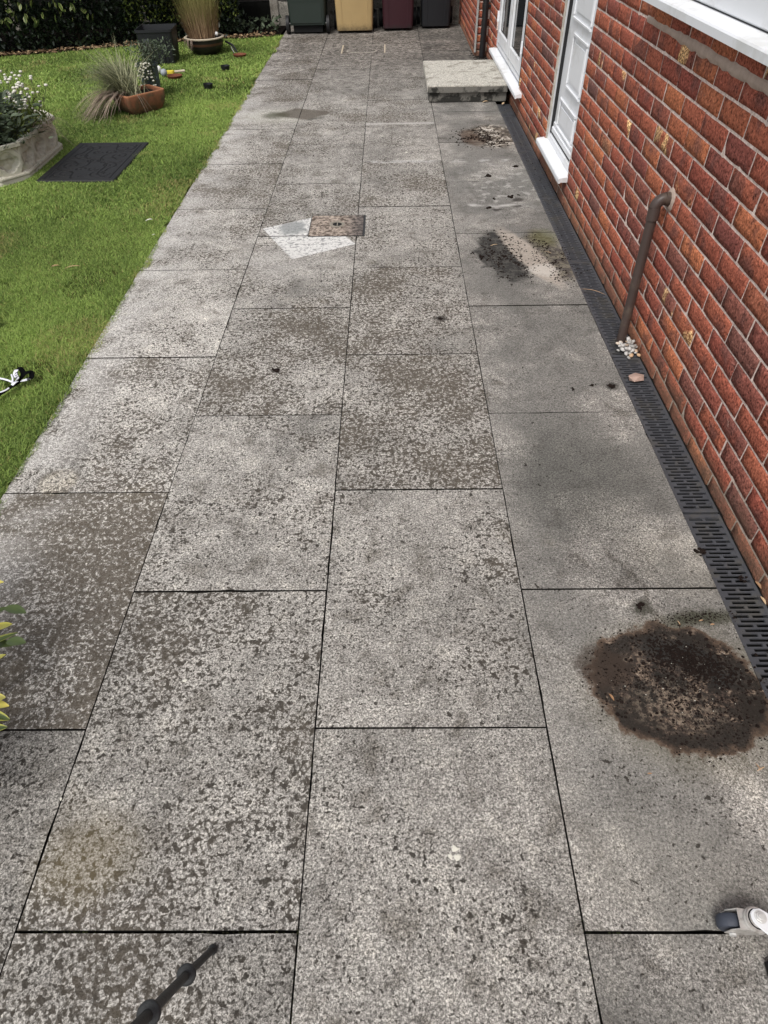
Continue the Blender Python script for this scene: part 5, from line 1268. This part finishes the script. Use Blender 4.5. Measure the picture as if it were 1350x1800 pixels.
dryleaf(1337, 1352, .026, .4, 'pale three-pronged dry twig right below the round stain', wid=.12)
dryleaf(1332, 1348, .022, 2.0, 'short pale twig crossing the dry twig below round stain', wid=.12)
dryleaf(1193, 1095, .016, 1.9, 'white curled shred above the round soil stain', wid=.2)
dryleaf(1232, 1091, .014, .2, 'pale leaf scrap above the round stain, nearer the drain')
dryleaf(1252, 1098, .014, .1, 'small white seed husk above the round stain by drain', wid=.4)
dryleaf(868, 432, .05, .2, 'pale twig lying on the dark square stain', wid=.12)
dryleaf(963, 445, .06, -.9, 'thin pale stalk on right part of the square stain', wid=.06)
dryleaf(1040, 517, .17, -.75, 'long pale dry stalk crossing the drain grating', wid=.03)
dryleaf(97, 469, .05, .2, 'orange brown leaf on the dug patch of lawn')
dryleaf(128, 472, .10, .1, 'dry grass wisp on the dug patch of lawn', wid=.1, z=.02)
dryleaf(262, 388, .05, .3, 'white torn scrap on the lawn near the paving', mat='petal', cat='scrap', name='white_scrap', z=.02)
dryleaf(270, 413, .022, .3, 'tiny white scrap on lawn just below the torn one', mat='petal', cat='scrap', name='white_scrap', z=.02)
dryleaf(220, 552, .024, .3, 'small white petal on the paving edge beside the lawn', mat='petal', cat='scrap', name='white_scrap')
dryleaf(853, 180, .06, .1, 'yellow-green leaf lying under the front edge of doorstep', wid=.4)
dryleaf(885, 183, .05, .8, 'brown leaf at the corner of doorstep and drain', wid=.5)
for (u, v, L, lab) in ((325, 1197, .010, 'white chip on the second column of slabs, mid distance'), (797, 1497, .026, 'white splash on the near middle slab'), (107, 1405, .006, 'white grain in the joint near the left edge'), (716, 268, .03, 'white fleck on the slab left of the far cement stain')):
    x, y, _ = gp(u, v); m = MB()
    for q in range(1 if L < .02 else 6): m.blob((random.uniform(-.4, .4)*L*(L > .02), random.uniform(-.6, .6)*L*(L > .02), .0004), L*(.6 if L < .02 else random.uniform(.12, .32)), (.8, 1.1, .10), .35)
    o = m.build('white_chip', M['petal'], None, loc=(x, y, .001)); tag(o, lab, 'chip')

def clods(name, spots, label, cat='soil clod'):
    for (u, v, r_), lab in zip(spots, label):
        x, y, _ = gp(u, v); m = MB()
        for k in range(12): q_ = r_*random.uniform(.16, .55)*(1 if k else 1.2); m.blob((random.gauss(0, r_*.5), random.gauss(0, r_*.5), q_*.3), q_, (1.1, 1, .6), .35)
        o = m.build(name, M['crumb'], None, loc=(x, y, .0)); tag(o, lab, cat)
clods('soil_clod', [(485, 652, .018), (775, 560, .012), (1075, 679, .016), (1042, 677, .010), (1008, 684, .008), (1124, 1066, .014), (897, 346, .026), (912, 343, .012), (868, 350, .012), (858, 366, .020), (906, 293, .020), (858, 310, .026), (848, 452, .018), (1306, 1018, .012), (1232, 972, .016)],
      ['round black clod on the second slab column, farther left', 'small black clod on the third slab column near a joint', 'larger black clod on slab left of the mottled stone', 'middle black crumb on slab left of the mottled stone', 'leftmost small crumb in line with the mottled stone', 'black clod above the round soil stain', 'black clod on slab two joints above the square stain', 'small black crumb touching the clod above square stain', 'dark crumb left of the clods above square stain', 'dark clod just above the joint over the square stain', 'flat dark clod below the far cement stain, right one', 'flat dark clod below the far cement stain, on the joint', 'black clod left of the square stain', 'dark clod on the drain near the curled leaves', 'dark clod at the slab edge by the drain'])
def crumbs(name, n, cx, cy, rx, ry, rot, label, smin=.0015, smax=.006, ring=False, mat='crumb', z=0.0):
    m = MB()
    for _ in range(n):
        while True:
            a, b = random.gauss(0, .5), random.gauss(0, .5)
            if math.hypot(a, b) < 1.15 and (not ring or vn(a*2.3+cx*7, b*2.3)): break
        x = cx+rx*a*math.cos(rot)-ry*b*math.sin(rot); y = cy+rx*a*math.sin(rot)+ry*b*math.cos(rot); s = random.uniform(smin, smax)*random.random()**1.2+smin*.5
        m.add([(x+s, y, z), (x, y+s*random.uniform(.6, 1), z), (x-s, y, z), (x, y-s*random.uniform(.6, 1), z), (x+random.uniform(-.3, .3)*s, y, z+s*random.uniform(.5, 1.0))], [(0, 1, 4), (1, 2, 4), (2, 3, 4), (3, 0, 4)])
    o = m.build(name, M[mat], None); tag(o, label, 'soil', kind='stuff'); return o
def vn(a, b): return fbm(np.array([a+50.]), np.array([b+50.]), 88)[0] > .47
crumbs('soil_crumbs', 3600, .99, .885, .25, .20, -.12, 'black soil crumbs scattered over the round pot stain', .0010, .0048, True)
crumbs('soil_crumbs', 1500, 1.04, .955, .15, .055, -.5, 'thick black soil band across the round pot stain', .0015, .0075)
crumbs('soil_crumbs', 900, .99, .90, .36, .28, -.12, 'loose dark crumbs round the edge of the pot stain', .0008, .0035)
crumbs('soil_crumbs', 420, 1.11, 1.10, .13, .03, .1, 'line of dark crumbs above the round pot stain', .001, .005)
crumbs('soil_crumbs', 900, .86, 3.60, .16, .35, .1, 'dark soil crumbs on the left of the square stain', .002, .010, True)
crumbs('soil_crumbs', 700, 1.12, 3.58, .12, .36, .1, 'brown soil crumbs on the right of the square stain', .002, .009, True)
crumbs('soil_crumbs', 700, .95, 5.85, .24, .28, .1, 'dark broken crumbs on the far cement stain', .003, .014, True)
m = MB()
for _ in range(230):
    a, r_ = random.uniform(0, 6.28), random.random()**.45
    x = .985+.225*r_*math.cos(a); y = .880+.185*r_*math.sin(a)
    if random.random() < .5: x, y = 1.04+.12*random.gauss(0, .5)*1.2, .955+.05*random.gauss(0, .6)-.0
    m.blob((x, y, .0015), random.uniform(.0025, .0075)*random.uniform(.5, 1), (1, 1, .7), .3)
tag(m.build('soil_lumps', M['crumb'], None), 'small lumps of black compost left on the round pot stain', 'soil', kind='stuff')
crumbs('pale_grit', 60, .99, .88, .22, .17, 0, 'white grit specks in the round pot stain', .0008, .0022, mat='petal', z=.001)
crumbs('soil_crumbs', 250, 1.28, 4.9, .04, 2.2, 0, 'fine dirt and crumbs lying on the drain grating', .001, .006, z=-.012)
crumbs('soil_crumbs', 350, 1.26, 9.0, .10, .5, 0, 'dark debris at the foot of the downpipe', .003, .014)

# grit and moss caught in the joints
def moss_mat():
    t = NT('joint_moss', .98, .1); return t.done(t.mix(t.ss(t.noise(6, 3), .4, .6), (.014, .012, .009), (.026, .030, .012)))
m = MB()
for _ in range(5200):
    c = random.randrange(5); n = random.randrange(-1, 9)
    if random.random() < .5: x = -1.21+c*W_+random.uniform(-.0015, .0015); y = random.uniform(-.2, 9)
    else:
        c = random.randrange(4); x = -1.21+c*W_+random.random()*W_; y = OFF[c]+n*D_+random.uniform(-.001, .001)
    if fbm(np.array([x*5+20]), np.array([y*5+9]), 4)[0] < .46: continue
    s_ = random.uniform(.0012, .0036); z = -.005+random.uniform(0, .003)
    m.add([(x+s_, y, z), (x, y+s_, z), (x-s_, y, z), (x, y-s_, z), (x, y, z+s_*.8)], [(0, 1, 4), (1, 2, 4), (2, 3, 4), (3, 0, 4)])
o = m.build('joint_moss', moss_mat(), patio); o['kind'] = 'stuff'
